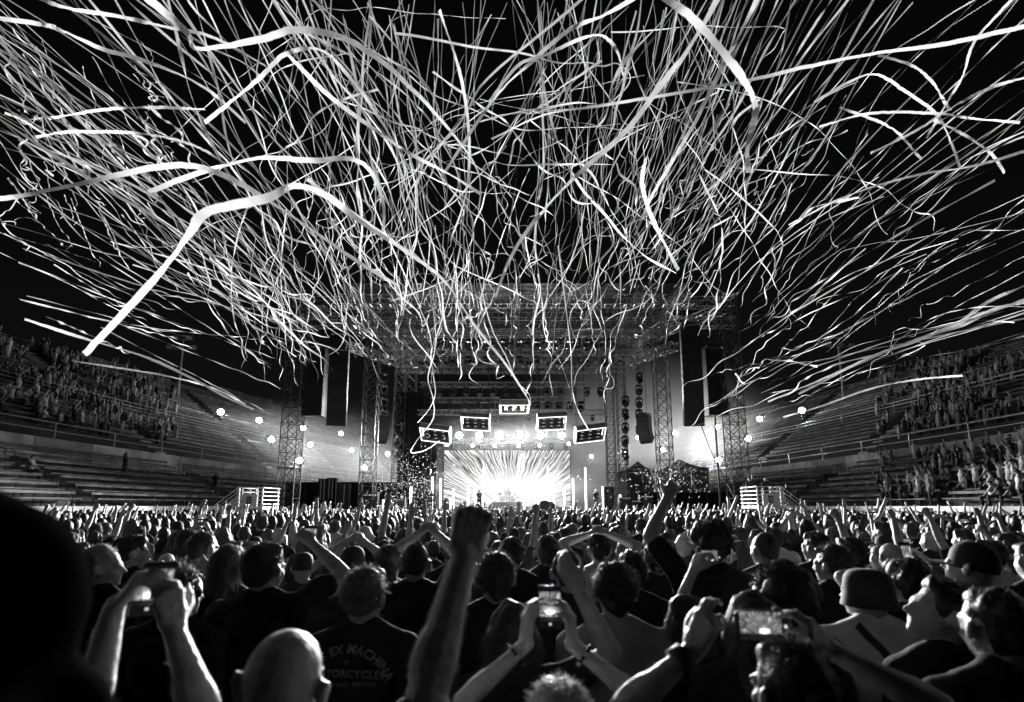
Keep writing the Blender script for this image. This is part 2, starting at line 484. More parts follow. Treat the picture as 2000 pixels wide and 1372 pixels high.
# towers
def tower(px_, pyb, Y, w, label, top=None, xb=True):
    b = P(px_, pyb, Y); b.z = 0
    t = Vector((b.x, b.y, top if top else ROOFZ + .5))
    root = thing('truss_tower', label, 'tower', b, 'towers carrying the stage roof')
    MB().box(b + UP * .15, (w + .9, w + .9, .3)).build('base', 'blackmetal', root)
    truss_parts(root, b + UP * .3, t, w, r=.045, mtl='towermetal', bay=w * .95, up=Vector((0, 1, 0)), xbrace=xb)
    MB().box(t + UP * .18, (w + .25, w + .25, .3)).build('head_block', 'blackmetal', root)
    return b
tA = tower(574, 800, 38, 1.2, 'outermost lattice tower on the left carrying the left speaker wing')
tF = tower(1432, 800, 38, 1.2, 'outermost lattice tower on the right beyond the hanging speakers')
tB = tower(724, 800, 44, 1.15, 'lattice tower at the left front corner of the stage')
tE = tower(1294, 800, 44, 1.15, 'lattice tower at the right front corner of the stage, before the tents')
tC = tower(800, 840, 57, 1.15, 'lattice tower at the left rear of the stage behind confetti')
tC2 = tower(778, 840, 57, 1.0, 'second lattice tower at the left rear, outer of the pair')
tD = tower(1192, 840, 57, .95, 'inner lattice tower of the pair at the right rear')
tD2 = tower(1215, 840, 57, .95, 'outer lattice tower of the pair at the right rear')

# roof: grid of trusses under a pale canopy
XL, XR = tB.x, tE.x
root = thing('stage_roof', 'flat stage roof of many dark crossing trusses under a pale canopy', 'roof', (0, 47, ROOFZ))
for Y in (37.6, 40.5, 43.2, 46.0, 49, 52, 55, 58):
    truss_parts(root, (XL - .8, Y, ROOFZ), (XR + .8, Y, ROOFZ), .75, r=.04)
    if Y in (40.5, 46.0, 52): truss_parts(root, (XL, Y + .9, ROOFZ - 1.3), (XR, Y + .9, ROOFZ - 1.3), .55, r=.035)
for i in range(9):
    x = XL + (XR - XL) * i / 8
    truss_parts(root, (x, 37, ROOFZ + .72), (x, 58.5, ROOFZ + .72), .5, r=.035)
for i in range(8):
    x0, x1 = XL - .5 + (XR - XL + 1) * i / 8, XL - .5 + (XR - XL + 1) * (i + 1) / 8
    for j in range(4):
        y0, y1 = 37 + 5.4 * j, 37 + 5.4 * (j + 1)
        m = MB(); n = 4; rings = []
        for a in range(n + 1):
            rg = []
            for b in range(n + 1):
                u, v = a / n, b / n
                rg.append(Vector((x0 + (x1 - x0) * (.02 + .96 * u), y0 + (y1 - y0) * (.02 + .96 * v), ROOFZ + 1.22 - .12 * math.sin(u * 3.14) * math.sin(v * 3.14))))
            rings.append(rg)
        m.ring_surface(rings, close=False); m.build('canopy_panel', 'canopy', root)
# side wings of the roof that hold the speakers
for s, tw, tc, w in ((-1, tA, tB, 'left'), (1, tF, tE, 'right')):
    for dz, Y in ((0, 38), (-1.6, 38.0)):
        truss('wing_truss', 'pale %s horizontal truss of the %s speaker wing' % ('upper' if dz == 0 else 'lower', w), (tc.x - s * 1.0, Y, ROOFZ + dz), (tw.x + s * .5, Y, ROOFZ + dz), .75, r=.04, mtl='truss')
    truss('wing_truss', 'truss running back from the outer %s tower to the stage corner' % w, (tw.x, 38.6, ROOFZ - .2), (tc.x + s * .5, 44, ROOFZ - .2), .7, r=.04, mtl='truss')
    truss('wing_truss', 'bright raking truss under the roof edge inside the %s stage corner' % w, P(1000 + s * 318, 676, 44), P(1000 + s * 230, 708, 52), .7, r=.04, mtl='truss')
# ladder-like braces under the roof corners
for s, w in ((-1, 'left'), (1, 'right')):
    a, b = P(1000 + s * 290, 628, 41.5), P(1000 + s * 255, 652, 44); e = Vector((1.6 * s, 0, -.5))
    root = thing('ladder', 'short bright ladder lying under the %s corner of the stage roof' % w, 'ladder', a)
    MB().bar(a, b, .045, 6).build('rail', 'alu', root); MB().bar(a + e, b + e, .045, 6).build('rail', 'alu', root)
    for k in range(5):
        q = a.lerp(b, (k + .5) / 5); MB().bar(q, q + e, .035, 5).build('rung', 'alu', root)

# moving-head lamps
def lamp_proto():
    root = thing('moving_head_lamp', 'dark moving head lamp', 'stage lamp')
    MB().box((0, 0, -.06), (.34, .26, .12)).build('base', 'black', root)
    for sx in (-.2, .2): MB().box((sx, 0, -.3), (.05, .12, .42)).build('yoke_arm', 'black', root)
    m = MB(); m.bar((0, .12, -.3), (0, -.1, -.56), .15, 10, .19); m.bar((0, .2, -.22), (0, .12, -.3), .1, 10, .15)
    h = m.build('head', 'black', root)
    MB().bar((0, -.101, -.561), (0, -.106, -.566), .165, 10).build('lens', 'grille', h)
    return root
LP = lamp_proto(); lamp_used = False
def lamp(p, rz, label, group, k=1.0):
    global lamp_used
    o = LP if not lamp_used else copy_tree(LP)
    lamp_used = True
    o.location = p; o.rotation_euler = (0, 0, rz); o.scale = (k, k, k); o['label'] = label; o['group'] = group
for i, (Y, py) in enumerate(((42, 660), (45, 690), (47, 722), (49, 735))):
    n = 11
    for k in range(n):
        px_ = 850 + (1180 - 850) * k / (n - 1) + (i % 2) * 14
        p = P(px_, 700, Y); p.z = ROOFZ - (.5 if i % 2 else 1.65)
        lamp(p, random.uniform(-.5, .5), 'dark unlit moving head lamp under the roof, %s row, %s from the left' % (['front', 'second', 'third', 'rear'][i], ORD[k]), 'lamps under the roof, %s row' % ['front', 'second', 'third', 'rear'][i], 1.5)

# lower lighting trusses with lamps
def lit_truss(px0, px1, py, Y, label, n, k=1.4):
    a, b = P(px0, py, Y), P(px1, py, Y); b.z = a.z
    truss('lighting_truss', label, a, b, .5, r=.03)
    for i in range(n):
        q = a.lerp(b, (i + .5) / n)
        lamp(q - UP * .28, random.uniform(-.4, .4), 'dark lamp, %s from the left, under the ' % ORD[i] + label, 'lamps of the ' + label, k)
    for i in range(4):
        q = a.lerp(b, (i + .5) / 4)
        c = MB().bar(q + UP * .25, Vector((q.x, q.y, ROOFZ - .4)), .018, 4).build('chain', 'blackmetal')
        tag(c, '%s chain from the left to the ' % ORD[i] + label, 'chain', 'chains of the ' + label)
lit_truss(820, 1185, 752, 50, 'wide lighting truss just below the roof', 14)
lit_truss(840, 975, 782, 52, 'short left lighting truss above the screen', 5)
lit_truss(1038, 1145, 780, 52, 'short right lighting truss above the screen', 5, 1.6)
lit_truss(815, 1188, 806, 51, 'wide lighting truss above the lamp pods', 6, .9)
lit_truss(868, 1118, 862, 54, 'truss of glaring lamps along the screen top', 9, 1.0)

# tower of lamps hanging right of the stage, and the left twin
for s, w in ((1, 'right'), (-1, 'left')):
    for col, (px_, ys) in enumerate(((1000 + s * 248, (735, 758, 783, 806, 838)), (1000 + s * 221, (780, 806, 832, 858, 884)))):
        c0 = P(px_, ys[0] - 12, 50)
        c = MB().bar(P(px_, ys[-1], 50), Vector((c0.x, c0.y, ROOFZ)), .03, 5).build('drop_bar', 'blackmetal')
        tag(c, 'vertical bar of hanging lamps, %s column, %s side of the stage' % (['outer', 'inner'][col], w), 'lamp bar')
        for yi, y in enumerate(ys):
            lamp(P(px_, y - 6, 49.7), random.uniform(-1, 1), '%s lamp down on the %s hanging bar %s of the stage' % (ORD[yi], ['outer', 'inner'][col], w), 'lamps on the %s bar %s' % (['outer', 'inner'][col], w), 1.6)

# speaker line arrays, one cabinet after the other
def line_array(top, n, w, hgt, dep, yaw, curve, label, hatched=False):
    root = thing('line_array', label, 'loudspeaker', top)
    p = Vector(top); ang = 0.0
    Rz = Matrix.Rotation(yaw, 3, 'Z')
    for i in range(n):
        ang = curve * (i / (n - 1)) ** 2
        rot = Rz @ Matrix.Rotation(ang, 3, 'X')
        dn = rot @ Vector((0, 0, -1)); fw = rot @ Vector((0, -1, 0)); sd = rot @ Vector((1, 0, 0))
        c = p + dn * hgt / 2
        m = MB()
        # wedge cabinet, deeper front than back
        q = []
        for x in (-w / 2, w / 2):
            for (yy, zz) in ((0, hgt * .497), (0, -hgt * .497), (-dep, -hgt * .46), (-dep, hgt * .46)):
                q.append(c + sd * x + fw * yy - dn * zz)
        m.add(q, [(0, 1, 2, 3), (7, 6, 5, 4), (0, 4, 5, 1), (1, 5, 6, 2), (2, 6, 7, 3), (3, 7, 4, 0)])
        cab = m.build('speaker_cabinet', 'speaker', root)
        MB().box(c + fw * .012, (w * .92, .02, hgt * .8), rot).build('grille', 'black', cab)
        MB().box(c - fw * dep * .2 + sd * (w / 2 + .01), (.025, .1, hgt * .7), rot).box(c - fw * dep * .2 - sd * (w / 2 + .01), (.025, .1, hgt * .7), rot).build('rigging_bracket', 'speaker', cab)
        p = p + dn * hgt
    MB().box(Vector(top) + UP * .14 + Rz @ Vector((0, dep * .4, 0)), (w * .9, dep * 1.3, .16), Rz).build('flying_frame', 'blackmetal', root)
    for sx in (-.3, .3):
        q = Vector(top) + Rz @ Vector((sx * w, dep * .4, .2)); MB().bar(q, Vector((q.x, q.y, max(q.z + .3, ROOFZ - .4))), .02, 4).build('chain', 'blackmetal', root)
def arr_px(px_, py0, py1, Y, n, w, dep, yaw, curve, label):
    a, b = P(px_, py0, Y), P(px_, py1, Y); line_array((a.x, a.y, a.z), n, w, (a.z - b.z) / n * (1.03 if curve else 1), dep, yaw, curve, label)
arr_px(1348, 637, 826, 37.2, 17, 1.42, 1.0, -.22, .22, 'tall black curved line array hanging right of the stage, nearest the stage')
arr_px(1396, 681, 811, 38.5, 11, 1.5, 1.1, .0, .0, 'straight black line array hanging right of the stage beside the outer tower')
arr_px(664, 655, 826, 37.2, 17, 1.38, 1.0, .22, .22, 'tall black curved line array hanging left of the stage, nearest the stage')
arr_px(616, 680, 812, 38.5, 11, 1.55, 1.1, -.0, .0, 'straight black line array hanging left of the stage beside the outer tower')
arr_px(1253, 812, 868, 47, 7, 1.15, .8, -.75, .75, 'small banana shaped speaker array at the right side of the stage')
arr_px(752, 812, 868, 47, 7, 1.15, .8, .75, .75, 'small banana shaped speaker array at the left side of the stage')

# lamp pods with glowing edges
def pod(quad, Y, tilt, roll, label, w, h):
    c = P(sum(q[0] for q in quad) / 4, sum(q[1] for q in quad) / 4, Y)
    root = thing('lamp_pod', label, 'stage lamp', c, 'square lamp pods over the band')
    rot = Matrix.Rotation(roll, 3, 'Y') @ Matrix.Rotation(tilt, 3, 'X')
    L_ = lambda x, y, z: c + rot @ Vector((x, y, z))
    t = .55
    m = MB()
    for sx, sy, lx, ly in ((-1, 0, .16, h), (1, 0, .16, h), (0, -1, w, .16), (0, 1, w, .16)):
        m.box(L_(sx * (w / 2 - .08), sy * (h / 2 - .08), t / 2), (lx - (.33 if sy else 0) if sy else lx, ly, t), rot)
    m.build('frame', 'alu', root)
    MB().box(L_(0, 0, t * .8), (w - .4, h - .4, .06), rot).build('back_plate', 'blackmetal', root)
    e = .05
    for sx, sy in ((-1, 0), (1, 0), (0, -1), (0, 1)):
        MB().box(L_(sx * (w / 2 - e), sy * (h / 2 - e), -.02), (e * 1.4 if sx else w - .2, e * 1.4 if sy else h - .02, .03), rot).build('light_strip', 'strip', root)
        MB().box(L_(sx * (w / 2 - e), sy * (h / 2 - e), t + .02), (e * 1.4 if sx else w - .2, e * 1.4 if sy else h - .02, .03), rot).build('light_strip', 'dimlamp', root)
    for i in range(3):
        for j in range(3):
            q = MB(); a = L_((i - 1) * w * .27, (j - 1) * h * .26, .12)
            q.bar(a, a + rot @ Vector((0, 0, .3)), .21, 8, .17); cc = q.build('lamp', 'black', root)
            MB().box(a + rot @ Vector((0, 0, -.012)), (.26, .12, .02), rot).build('bulb', 'dimlamp', cc)
    for sx, sy in ((-1, -1), (1, -1), (-1, 1), (1, 1)):
        a = L_(sx * w * .42, sy * h * .42, t); MB().bar(a, Vector((a.x, a.y, ROOFZ - .4)), .014, 4).build('chain', 'blackmetal', root)
pod(((817, 844), (875, 837), (882, 859), (826, 867)), 47, R(-26), R(7), 'square lamp pod with glowing edges, farthest left of the five', 2.8, 2.2)
pod(((896, 818), (956, 814), (959, 839), (903, 843)), 48, R(-26), R(3), 'square lamp pod with glowing edges, second from the left', 2.75, 2.2)
pod(((975, 792), (1033, 792), (1034, 808), (975, 808)), 49, R(-12), 0, 'flat lamp pod with glowing edges, highest and in the middle', 2.9, 2.2)
pod(((1053, 815), (1108, 816), (1101, 841), (1048, 839)), 48, R(-26), R(-3), 'square lamp pod with glowing edges, second from the right', 2.75, 2.2)
pod(((1130, 837), (1186, 842), (1176, 865), (1120, 861)), 47, R(-26), R(-7), 'square lamp pod with glowing edges, farthest right of the five', 2.8, 2.2)

# glaring lamps over the screen
def blinder(px_, py_, Y, big, label, watts):
    p = P(px_, py_, Y); s = .34 if big else .17
    root = thing('glaring_lamp', label, 'stage lamp', p, 'big glaring lamps over the screen' if big else 'small glaring lamps at the screen top')
    m = MB(); m.bar(p + Vector((0, .45, 0)), p + Vector((0, .02, 0)), s * .8, 12, s * 1.15); m.build('housing', 'black', root)
    MB().bar(p + Vector((0, .01, 0)), p, s, 14).build('lens', 'blinder' if big else 'small_lamp', root)
    MB().box(p + Vector((-s * 1.25, .25, .1)), (.05, .1, s * 2)).box(p + Vector((s * 1.25, .25, .1)), (.05, .1, s * 2)).box(p + Vector((0, .25, s * 1.1 + .1)), (s * 2.6, .1, .06)).build('yoke', 'black', root)
    if watts: spot('glaring_lamp_beam', p + Vector((0, -.06, 0)), Vector((p.x * .6, 10, 1.0)), watts, 100, .75, .3, root)
BLIND_W = 70000.0
for i, x in enumerate((897, 936, 976, 1016, 1056, 1097)):
    blinder(x, 851, 53, True, 'big glaring stage lamp above the screen, %s from the left' % ['first', 'second', 'third', 'fourth', 'fifth', 'sixth'][i], BLIND_W * (1, 1, 1.15, 1, 1, 1.05)[i])
for i, (x, y) in enumerate(((873, 869), (923, 871), (966, 871), (1013, 871), (1054, 870), (1111, 867))):
    blinder(x, y, 53.2, False, 'small bright lamp at the screen\'s upper edge, %s from the left' % ['first', 'second', 'third', 'fourth', 'fifth', 'sixth'][i], 0)

# stage deck, steps, wings
DECK = 1.55
root = thing('stage', 'wide dark stage deck hidden to its edge by the crowd', 'stage', (0, 40, 0))
for i in range(14):
    x = -14 + 2 * i
    MB().box((x + 1, 49.5, DECK - .1), (1.98, 18.9, .2)).build('deck_panel', 'stagefloor', root)
    MB().box((x + 1, 40.1, (DECK - .2) / 2), (1.98, .06, DECK - .22)).build('front_panel', 'drape', root)
# back drapes beside the screen, left heavy, right only high up
for i in range(7):
    x0 = -12.6 + i * .62
    m = MB(); rings = []
    for j in range(9):
        x = x0 + .6 * j / 8; y = 56.2 + .12 * math.sin(j * 2.3 + i)
        rings.append([Vector((x, y, DECK)), Vector((x, y, 14.6))])
    m.ring_surface(rings, close=False)
    d = m.build('drape', 'drape', smooth=True); tag(d, 'black hanging drape at the left rear of the stage', 'drape', 'black drapes left of the screen')
m = MB(); a, b = P(835, 735, 56), P(1000, 826, 56)
MB().box(((a.x + b.x) / 2, 56.1, (a.z + b.z) / 2), (b.x - a.x, .1, a.z - b.z)).build('header_cloth', 'drape')
tag(bpy.data.objects['header_cloth'], 'dark cloth hung high behind the left roof trusses', 'drape')

# video screen: tiles of glowing panel
def screen_mat():
    m = bpy.data.materials.new('video_screen'); m.use_nodes = True
    N, L = m.node_tree.nodes, m.node_tree.links
    N.clear()
    out = N.new('ShaderNodeOutputMaterial'); em = N.new('ShaderNodeEmission'); L.new(em.outputs[0], out.inputs[0])
    tc = N.new('ShaderNodeTexCoord'); sp_ = N.new('ShaderNodeSeparateXYZ'); L.new(tc.outputs['Object'], sp_.inputs[0])
    def M_(op, a, b=None, clamp=False):
        n = N.new('ShaderNodeMath'); n.operation = op; n.use_clamp = clamp
        for i, v in enumerate((a, b)):
            if v is None: continue
            if isinstance(v, (int, float)): n.inputs[i].default_value = v
            else: L.new(v, n.inputs[i])
        return n.outputs[0]
    x = sp_.outputs[0]; z = M_('SUBTRACT', sp_.outputs[2], 2.1)
    xx = M_('MULTIPLY', x, .62)
    ang = M_('ARCTAN2', xx, M_('ADD', z, .9)); rad = M_('SQRT', M_('ADD', M_('MULTIPLY', xx, xx), M_('MULTIPLY', z, z)))
    nz = N.new('ShaderNodeTexNoise'); nz.inputs['Scale'].default_value = .55; nz.inputs['Detail'].default_value = 2; L.new(tc.outputs['Object'], nz.inputs['Vector'])
    cmb = N.new('ShaderNodeCombineXYZ')
    L.new(M_('ADD', M_('MULTIPLY', ang, 58.0), M_('MULTIPLY', nz.outputs['Fac'], 5.0)), cmb.inputs[0]); L.new(M_('MULTIPLY', rad, .30), cmb.inputs[1])
    st = N.new('ShaderNodeTexNoise'); st.inputs['Scale'].default_value = 1.15; st.inputs['Detail'].default_value = 2.5; st.inputs['Roughness'].default_value = .65; L.new(cmb.outputs[0], st.inputs['Vector'])
    rp = N.new('ShaderNodeValToRGB'); L.new(st.outputs['Fac'], rp.inputs[0])
    rp.color_ramp.elements[0].position = .45; rp.color_ramp.elements[1].position = .58
    rp.color_ramp.elements[0].color = (.045, .045, .045, 1); rp.color_ramp.elements[1].color = (1, 1, 1, 1)
    # white-out near the drummer at the foot of the picture
    glow = M_('MULTIPLY', M_('POWER', M_('SUBTRACT', 1.0, M_('DIVIDE', rad, 4.4), True), 1.3), 1.5)
    tot = M_('ADD', M_('MULTIPLY', rp.outputs[0], 1.0), M_('MULTIPLY', glow, .24))
    L.new(tot, em.inputs[1])
    MATS['video_screen'] = m
screen_mat()
a, b = P(868, 880, 55), P(1115, 1002, 55)
sroot = thing('video_screen', 'big video screen behind the band showing white streamers bursting outward', 'screen', ((a.x + b.x) / 2, 55, DECK))
z0, z1 = DECK + .35, a.z
nx, nz_ = 10, 6
sb = MB().box(((a.x + b.x) / 2, 55.25, (z0 + z1) / 2), (b.x - a.x + .2, .3, z1 - z0 + .2)).build('back_frame', 'black', sroot)
for i in range(nx):
    for j in range(nz_):
        cx = a.x + (b.x - a.x) * (i + .5) / nx; cz = z0 + (z1 - z0) * (j + .5) / nz_
        MB().box((cx, 55.05, cz), ((b.x - a.x) / nx - .008, .1, (z1 - z0) / nz_ - .008)).build('panel', 'video_screen', sroot)

# glowing tubes standing on the deck
TUBES = [(803, 951, 44, 'far left at the confetti'), (845, 932, 50, 'left of the screen, behind the guitarist'), (861, 935, 48, 'just left of the screen edge'), (886, 955, 48, 'short one in the left third of the screen'), (880, 972, 51, 'lowest one in the left third of the screen'),
         (915, 935, 51, 'tall one left of the singer'), (928, 955, 50, 'short one beside the singer'), (945, 914, 51, 'tallest one left of the drums'), (1024, 935, 50, 'tall one just right of the drums'), (1051, 956, 50, 'short one right of the drums'),
         (1070, 911, 51, 'tallest one right of the drums'), (1081, 928, 51, 'tall thin one in the right third of the screen'), (1102, 955, 50, 'short one near the screen\'s right edge'), (1119, 935, 50, 'just right of the screen edge'), (1143, 914, 48, 'tall one right of the screen'), (1211, 967, 46, 'short one beside the speaker stack'), (749, 977, 42, 'short one far left over the crowd')]
for x, y, Y, lab in TUBES:
    t = P(x, y, Y); b = Vector((t.x, t.y, DECK))
    root = thing('light_tube', 'upright glowing light tube on stage, ' + lab, 'light tube', b, 'glowing tubes on the stage')
    MB().box(b + UP * .06, (.4, .4, .12)).build('base', 'black', root)
    MB().bar(b + UP * .12, t, .075, 8).build('tube', 'tube', root)
    MB().bar(t, t + UP * .06, .085, 8).build('cap', 'black', root)

# drum riser and kit
root = thing('drum_riser', 'dark square riser under the drum kit', 'riser', (0, 49, DECK))
a, b = P(962, 985, 48), P(1020, 985, 48)
rz_ = P(990, 981, 48).z
MB().box(((a.x + b.x) / 2, 49.4, (DECK + rz_) / 2 + .003), (b.x - a.x, 2.8, rz_ - DECK)).build('platform', 'drape', root)
kc = Vector(((a.x + b.x) / 2, 49.2, rz_))
kit = thing('drum_kit', 'drum kit with raised cymbals on the riser', 'drum kit', kc)
def drum(c, r, h, ax='Z'):
    d = Vector((0, 0, h / 2)) if ax == 'Z' else Vector((0, h / 2, 0))
    o = MB().bar(Vector(c) - d, Vector(c) + d, r, 14).build('drum', 'drum', kit)
    MB().bar(Vector(c) + d, Vector(c) + d * 1.04, r * 1.03, 14).bar(Vector(c) - d * 1.04, Vector(c) - d, r * 1.03, 14).build('hoop', 'chrome', o)
drum(kc + Vector((-.5, -.5, .32)), .31, .45, 'Y'); drum(kc + Vector((.45, -.5, .32)), .31, .45, 'Y')
for x, y, z, r in ((-.75, -.1, .75, .17), (-.25, -.2, .8, .15), (.25, -.2, .8, .15), (.8, -.1, .68, .2), (-.1, .35, .6, .18), (1.05, .3, .5, .22)):
    drum(kc + Vector((x, y, z)), r, .24)
for x, y, z, tl in ((-1.1, 0, 1.5, .3), (-.7, -.3, 1.75, .25), (.65, -.3, 1.75, -.25), (1.1, 0, 1.45, -.3), (-1.3, .3, 1.1, .1), (0.1, -.4, 1.6, 0)):
    q = kc + Vector((x, y, z)); st = MB().bar(kc + Vector((x, y, .02)), q, .02, 6).build('stand', 'chrome', kit)
    MB().bar(q, q + Vector((tl * .05, 0, .03)), .24, 16, .05).build('cymbal', 'chrome', st)
# speaker stack and amplifiers on the deck
p = P(1189, 998, 43); root = thing('speaker_stack', 'tall dark speaker stack on the stage\'s right edge', 'loudspeaker', (p.x, p.y, DECK))
for k in range(3):
    h = (P(1189, 951, 43).z - DECK) / 3
    c = MB().box((p.x, p.y, DECK + h * (k + .5)), (.85, .8, h - .02)).build('cabinet', 'speaker', root)
    for dz in (-.22, .2): MB().bar((p.x, p.y - .405, DECK + h * (k + .5) + dz * h), (p.x, p.y - .42, DECK + h * (k + .5) + dz * h), h * .2, 12).build('cone', 'grille', c)
MB().bar((p.x - .52, p.y - .3, DECK), (p.x - .52, p.y - .3, DECK + 3 * h), .05, 8).build('light_strip', 'tube', root)
for i, (px_, w, h) in enumerate(((1220, 1.0, 1.2), (1243, .9, .9), (1262, 1.2, 1.35), (780, 1.0, 1.1), (762, .9, .8), (722, 1.4, 1.5))):
    q = P(px_, 998, 44); q.z = DECK
    root = thing('amplifier', 'dark amplifier case at the %s, %s' % ('right wing of the stage' if px_ > 1000 else 'left wing of the stage', ['nearest the band', 'low one in the middle', 'tall outer one', 'nearest the band', 'low one in the middle', 'tall outer one'][i]), 'amplifier', q)
    MB().box(q + UP * h / 2, (w, .6, h)).build('case', 'speaker', root)
    MB().box(q + UP * h * .42 + Vector((0, -.31, 0)), (w * .85, .03, h * .7)).build('grille', 'grille', root)
    MB().box(q + UP * h * .9 + Vector((0, -.31, 0)), (w * .85, .03, h * .1)).build('control_panel', 'chrome', root)

# tents behind the right wing
def tent(px0, px1, pxp, pyp, pye, Y, label):
    a, b, t = P(px0, pye, Y), P(px1, pye, Y), P(pxp, pyp, Y + 2.5)
    w = b.x - a.x; root = thing('tent', label, 'tent', ((a.x + b.x) / 2, Y + 2.5, 0))
    c = [Vector((a.x, Y, a.z)), Vector((b.x, Y, a.z)), Vector((b.x, Y + 5, a.z)), Vector((a.x, Y + 5, a.z))]; ap = Vector((t.x, Y + 2.5, t.z))
    m = MB(); n = 8
    for k in range(4):
        p0, p1 = c[k], c[(k + 1) % 4]; rings = []
        for i in range(n + 1):
            u = i / n; s = (1 - u); sag = -.35 * math.sin(u * math.pi) * (ap.z - a.z) * .5
            q0, q1 = p0.lerp(ap, u) + UP * sag, p1.lerp(ap, u) + UP * sag
            rings.append([q0.lerp(q1, j / 4) for j in range(5)])
        m.ring_surface(rings, close=False)
    m.build('roof', 'tent', root, True)
    for k in range(4):
        MB().bar((c[k].x, c[k].y, 0), c[k], .05, 6).build('pole', 'rail', root)
        if k: 
            p0, p1 = c[k], c[(k + 1) % 4]
            MB().ring_surface([[p0 * 1 - UP * (p0.z - .05), p0 - UP * .02], [p1 - UP * (p1.z - .05), p1 - UP * .02]], close=False).build('side_wall', 'tent', root)
    MB().ring_surface([[c[0] - UP * .3, c[0]], [c[1] - UP * .3, c[1]]], close=False).build('valance', 'tent', root)
tent(1222, 1278, 1246, 901, 918, 58, 'dark peaked tent behind the right wing, between two towers')
tent(1308, 1384, 1326, 897, 914, 50, 'larger dark peaked tent right of the stage below the hanging speakers')
# black side screens that close the wings
for s, w, px0, px1, py in ((1, 'right', 1240, 1450, 962), (-1, 'left', 560, 780, 942)):
    a, b = P(px0, py, 47.3), P(px1, py, 47.3); n = 6
    root = thing('wing_screen', 'low dark scrim fence closing the %s wing of the stage' % w, 'fence', ((a.x + b.x) / 2, 47.3, 0))
    for i in range(n):
        x0, x1 = a.x + (b.x - a.x) * i / n, a.x + (b.x - a.x) * (i + 1) / n
        MB().box(((x0 + x1) / 2, 47.3, a.z / 2), (x1 - x0 - .04, .05, a.z)).build('panel', 'drape', root)
        MB().bar((x0, 47.22, 0), (x0, 47.22, a.z + .1), .035, 6).build('post', 'blackmetal', root)
# flight cases and dimmer racks behind the left wing, a slack cable on the right
for i, (px_, py, w, h) in enumerate(((632, 936, .5, 2.6), (648, 934, .5, 2.6), (666, 945, 1.2, 2.2))):
    q = P(px_, py + 25, 45); root = thing('equipment_rack', 'upright equipment rack behind the left wing, %s' % ['left one with bright edges', 'middle one with bright edges', 'wide right one'][i], 'rack', (q.x, 45, 0))
    top = P(px_, py, 45).z
    MB().box((q.x, 45, top / 2), (w + .3, .6, top)).build('case', 'speaker', root)
    MB().bar((q.x - w * .3, 44.68, top - 1.8), (q.x - w * .3, 44.68, top - .1), .035, 6).bar((q.x + w * .3, 44.68, top - 1.8), (q.x + w * .3, 44.68, top - .1), .035, 6).build('edge_trim', 'rail', root)
a, b = P(1362, 812, 38), P(1430, 960, 36); m = MB(); pts = [a.lerp(b, i / 10) - UP * .5 * math.sin(i / 10 * math.pi) for i in range(11)]
m.path(pts, .035, 5); tag(m.build('cable', 'black'), 'thick dark cable slanting down from the right speakers to the ground', 'cable')
m = MB(); a = P(1396, 812, 38.5); m.bar(a, (a.x, a.y, 0), .07, 8); tag(m.build('support_pole', 'blackmetal'), 'dark vertical pole below the straight right line array', 'pole')

# raised viewing platforms with bright railings
def platform(px0, px1, pyt, pyd, Y, stair, label, w):
    a, b = P(px0, pyd, Y), P(px1, pyd, Y); a.z = b.z = P((px0 + px1) / 2, pyd, Y).z
    top = P((px0 + px1) / 2, pyt, Y).z
    root = thing('viewing_platform', label, 'platform', ((a.x + b.x) / 2, Y, 0))
    W = b.x - a.x; D = 2.2; hz = a.z
    MB().box(((a.x + b.x) / 2, Y + D / 2, hz - .08), (W, D, .16)).build('deck', 'alu', root)
    for x in (a.x + .06, b.x - .06):
        for y in (Y + .06, Y + D - .06): MB().bar((x, y, 0), (x, y, top), .05, 6).build('post', 'white_rail', root)
    for k in range(5):
        z = hz + (top - hz) * (k + .6) / 4.7
        if z > top: z = top
        MB().bar((a.x, Y, z), (b.x, Y, z), .028, 6).build('rail', 'white_rail', root)
        MB().bar((a.x, Y, z), (a.x, Y + D, z), .028, 6).bar((b.x, Y, z), (b.x, Y + D, z), .028, 6).build('rail', 'white_rail', root)
    for x in np.linspace(a.x + .3, b.x - .3, 3): MB().bar((x, Y - .02, hz), (x, Y - .02, top), .028, 6).build('upright', 'white_rail', root)
    pn = MB().box(((a.x + b.x) / 2, Y - .09, hz + .35), (W * .62, .04, .75)).build('sign_board', 'white_panel', root)
    MB().box(((a.x + b.x) / 2, Y - .115, hz + .38), (W * .2, .01, .42)).build('sign_print', 'ink', pn)
    for k in range(3): MB().box(((a.x + b.x) / 2, Y - .123, hz + .28 + .1 * k), (W * .15, .006, .03)).build('sign_line', 'white_panel', pn)
    sd = 1 if stair > 0 else -1
    x0 = b.x if sd > 0 else a.x
    n = 7
    for k in range(n):
        z = hz * (1 - (k + 1) / (n + 1)); x = x0 + sd * (.32 * (k + .5))
        MB().box((x, Y + .75, z), (.3, 1.3, .05)).build('step', 'alu', root)
    xe = x0 + sd * .32 * n * 1.05
    for yy in (Y + .05, Y + 1.45):
        MB().bar((x0, yy, hz - .12), (xe, yy, .05), .07, 6).build('stringer', 'white_rail', root)
        for k in range(5):
            dz = (top - hz) * (k + .6) / 4.7
            MB().bar((x0, yy, hz + dz), (xe, yy, .1 + dz), .026, 6).build('stair_rail', 'white_rail', root)
        for u in (.0, .5, 1): MB().bar((x0 + (xe - x0) * u, yy, (hz - .1) * (1 - u)), (x0 + (xe - x0) * u, yy, (hz * (1 - u)) + (top - hz) * .98), .04, 6).build('stair_post', 'white_rail', root)
    return (a.x + b.x) / 2, Y, hz
PLT_L = platform(462, 512, 952, 990, 31, -1, 'bright railed viewing platform with stair left of the crowd', 'l')
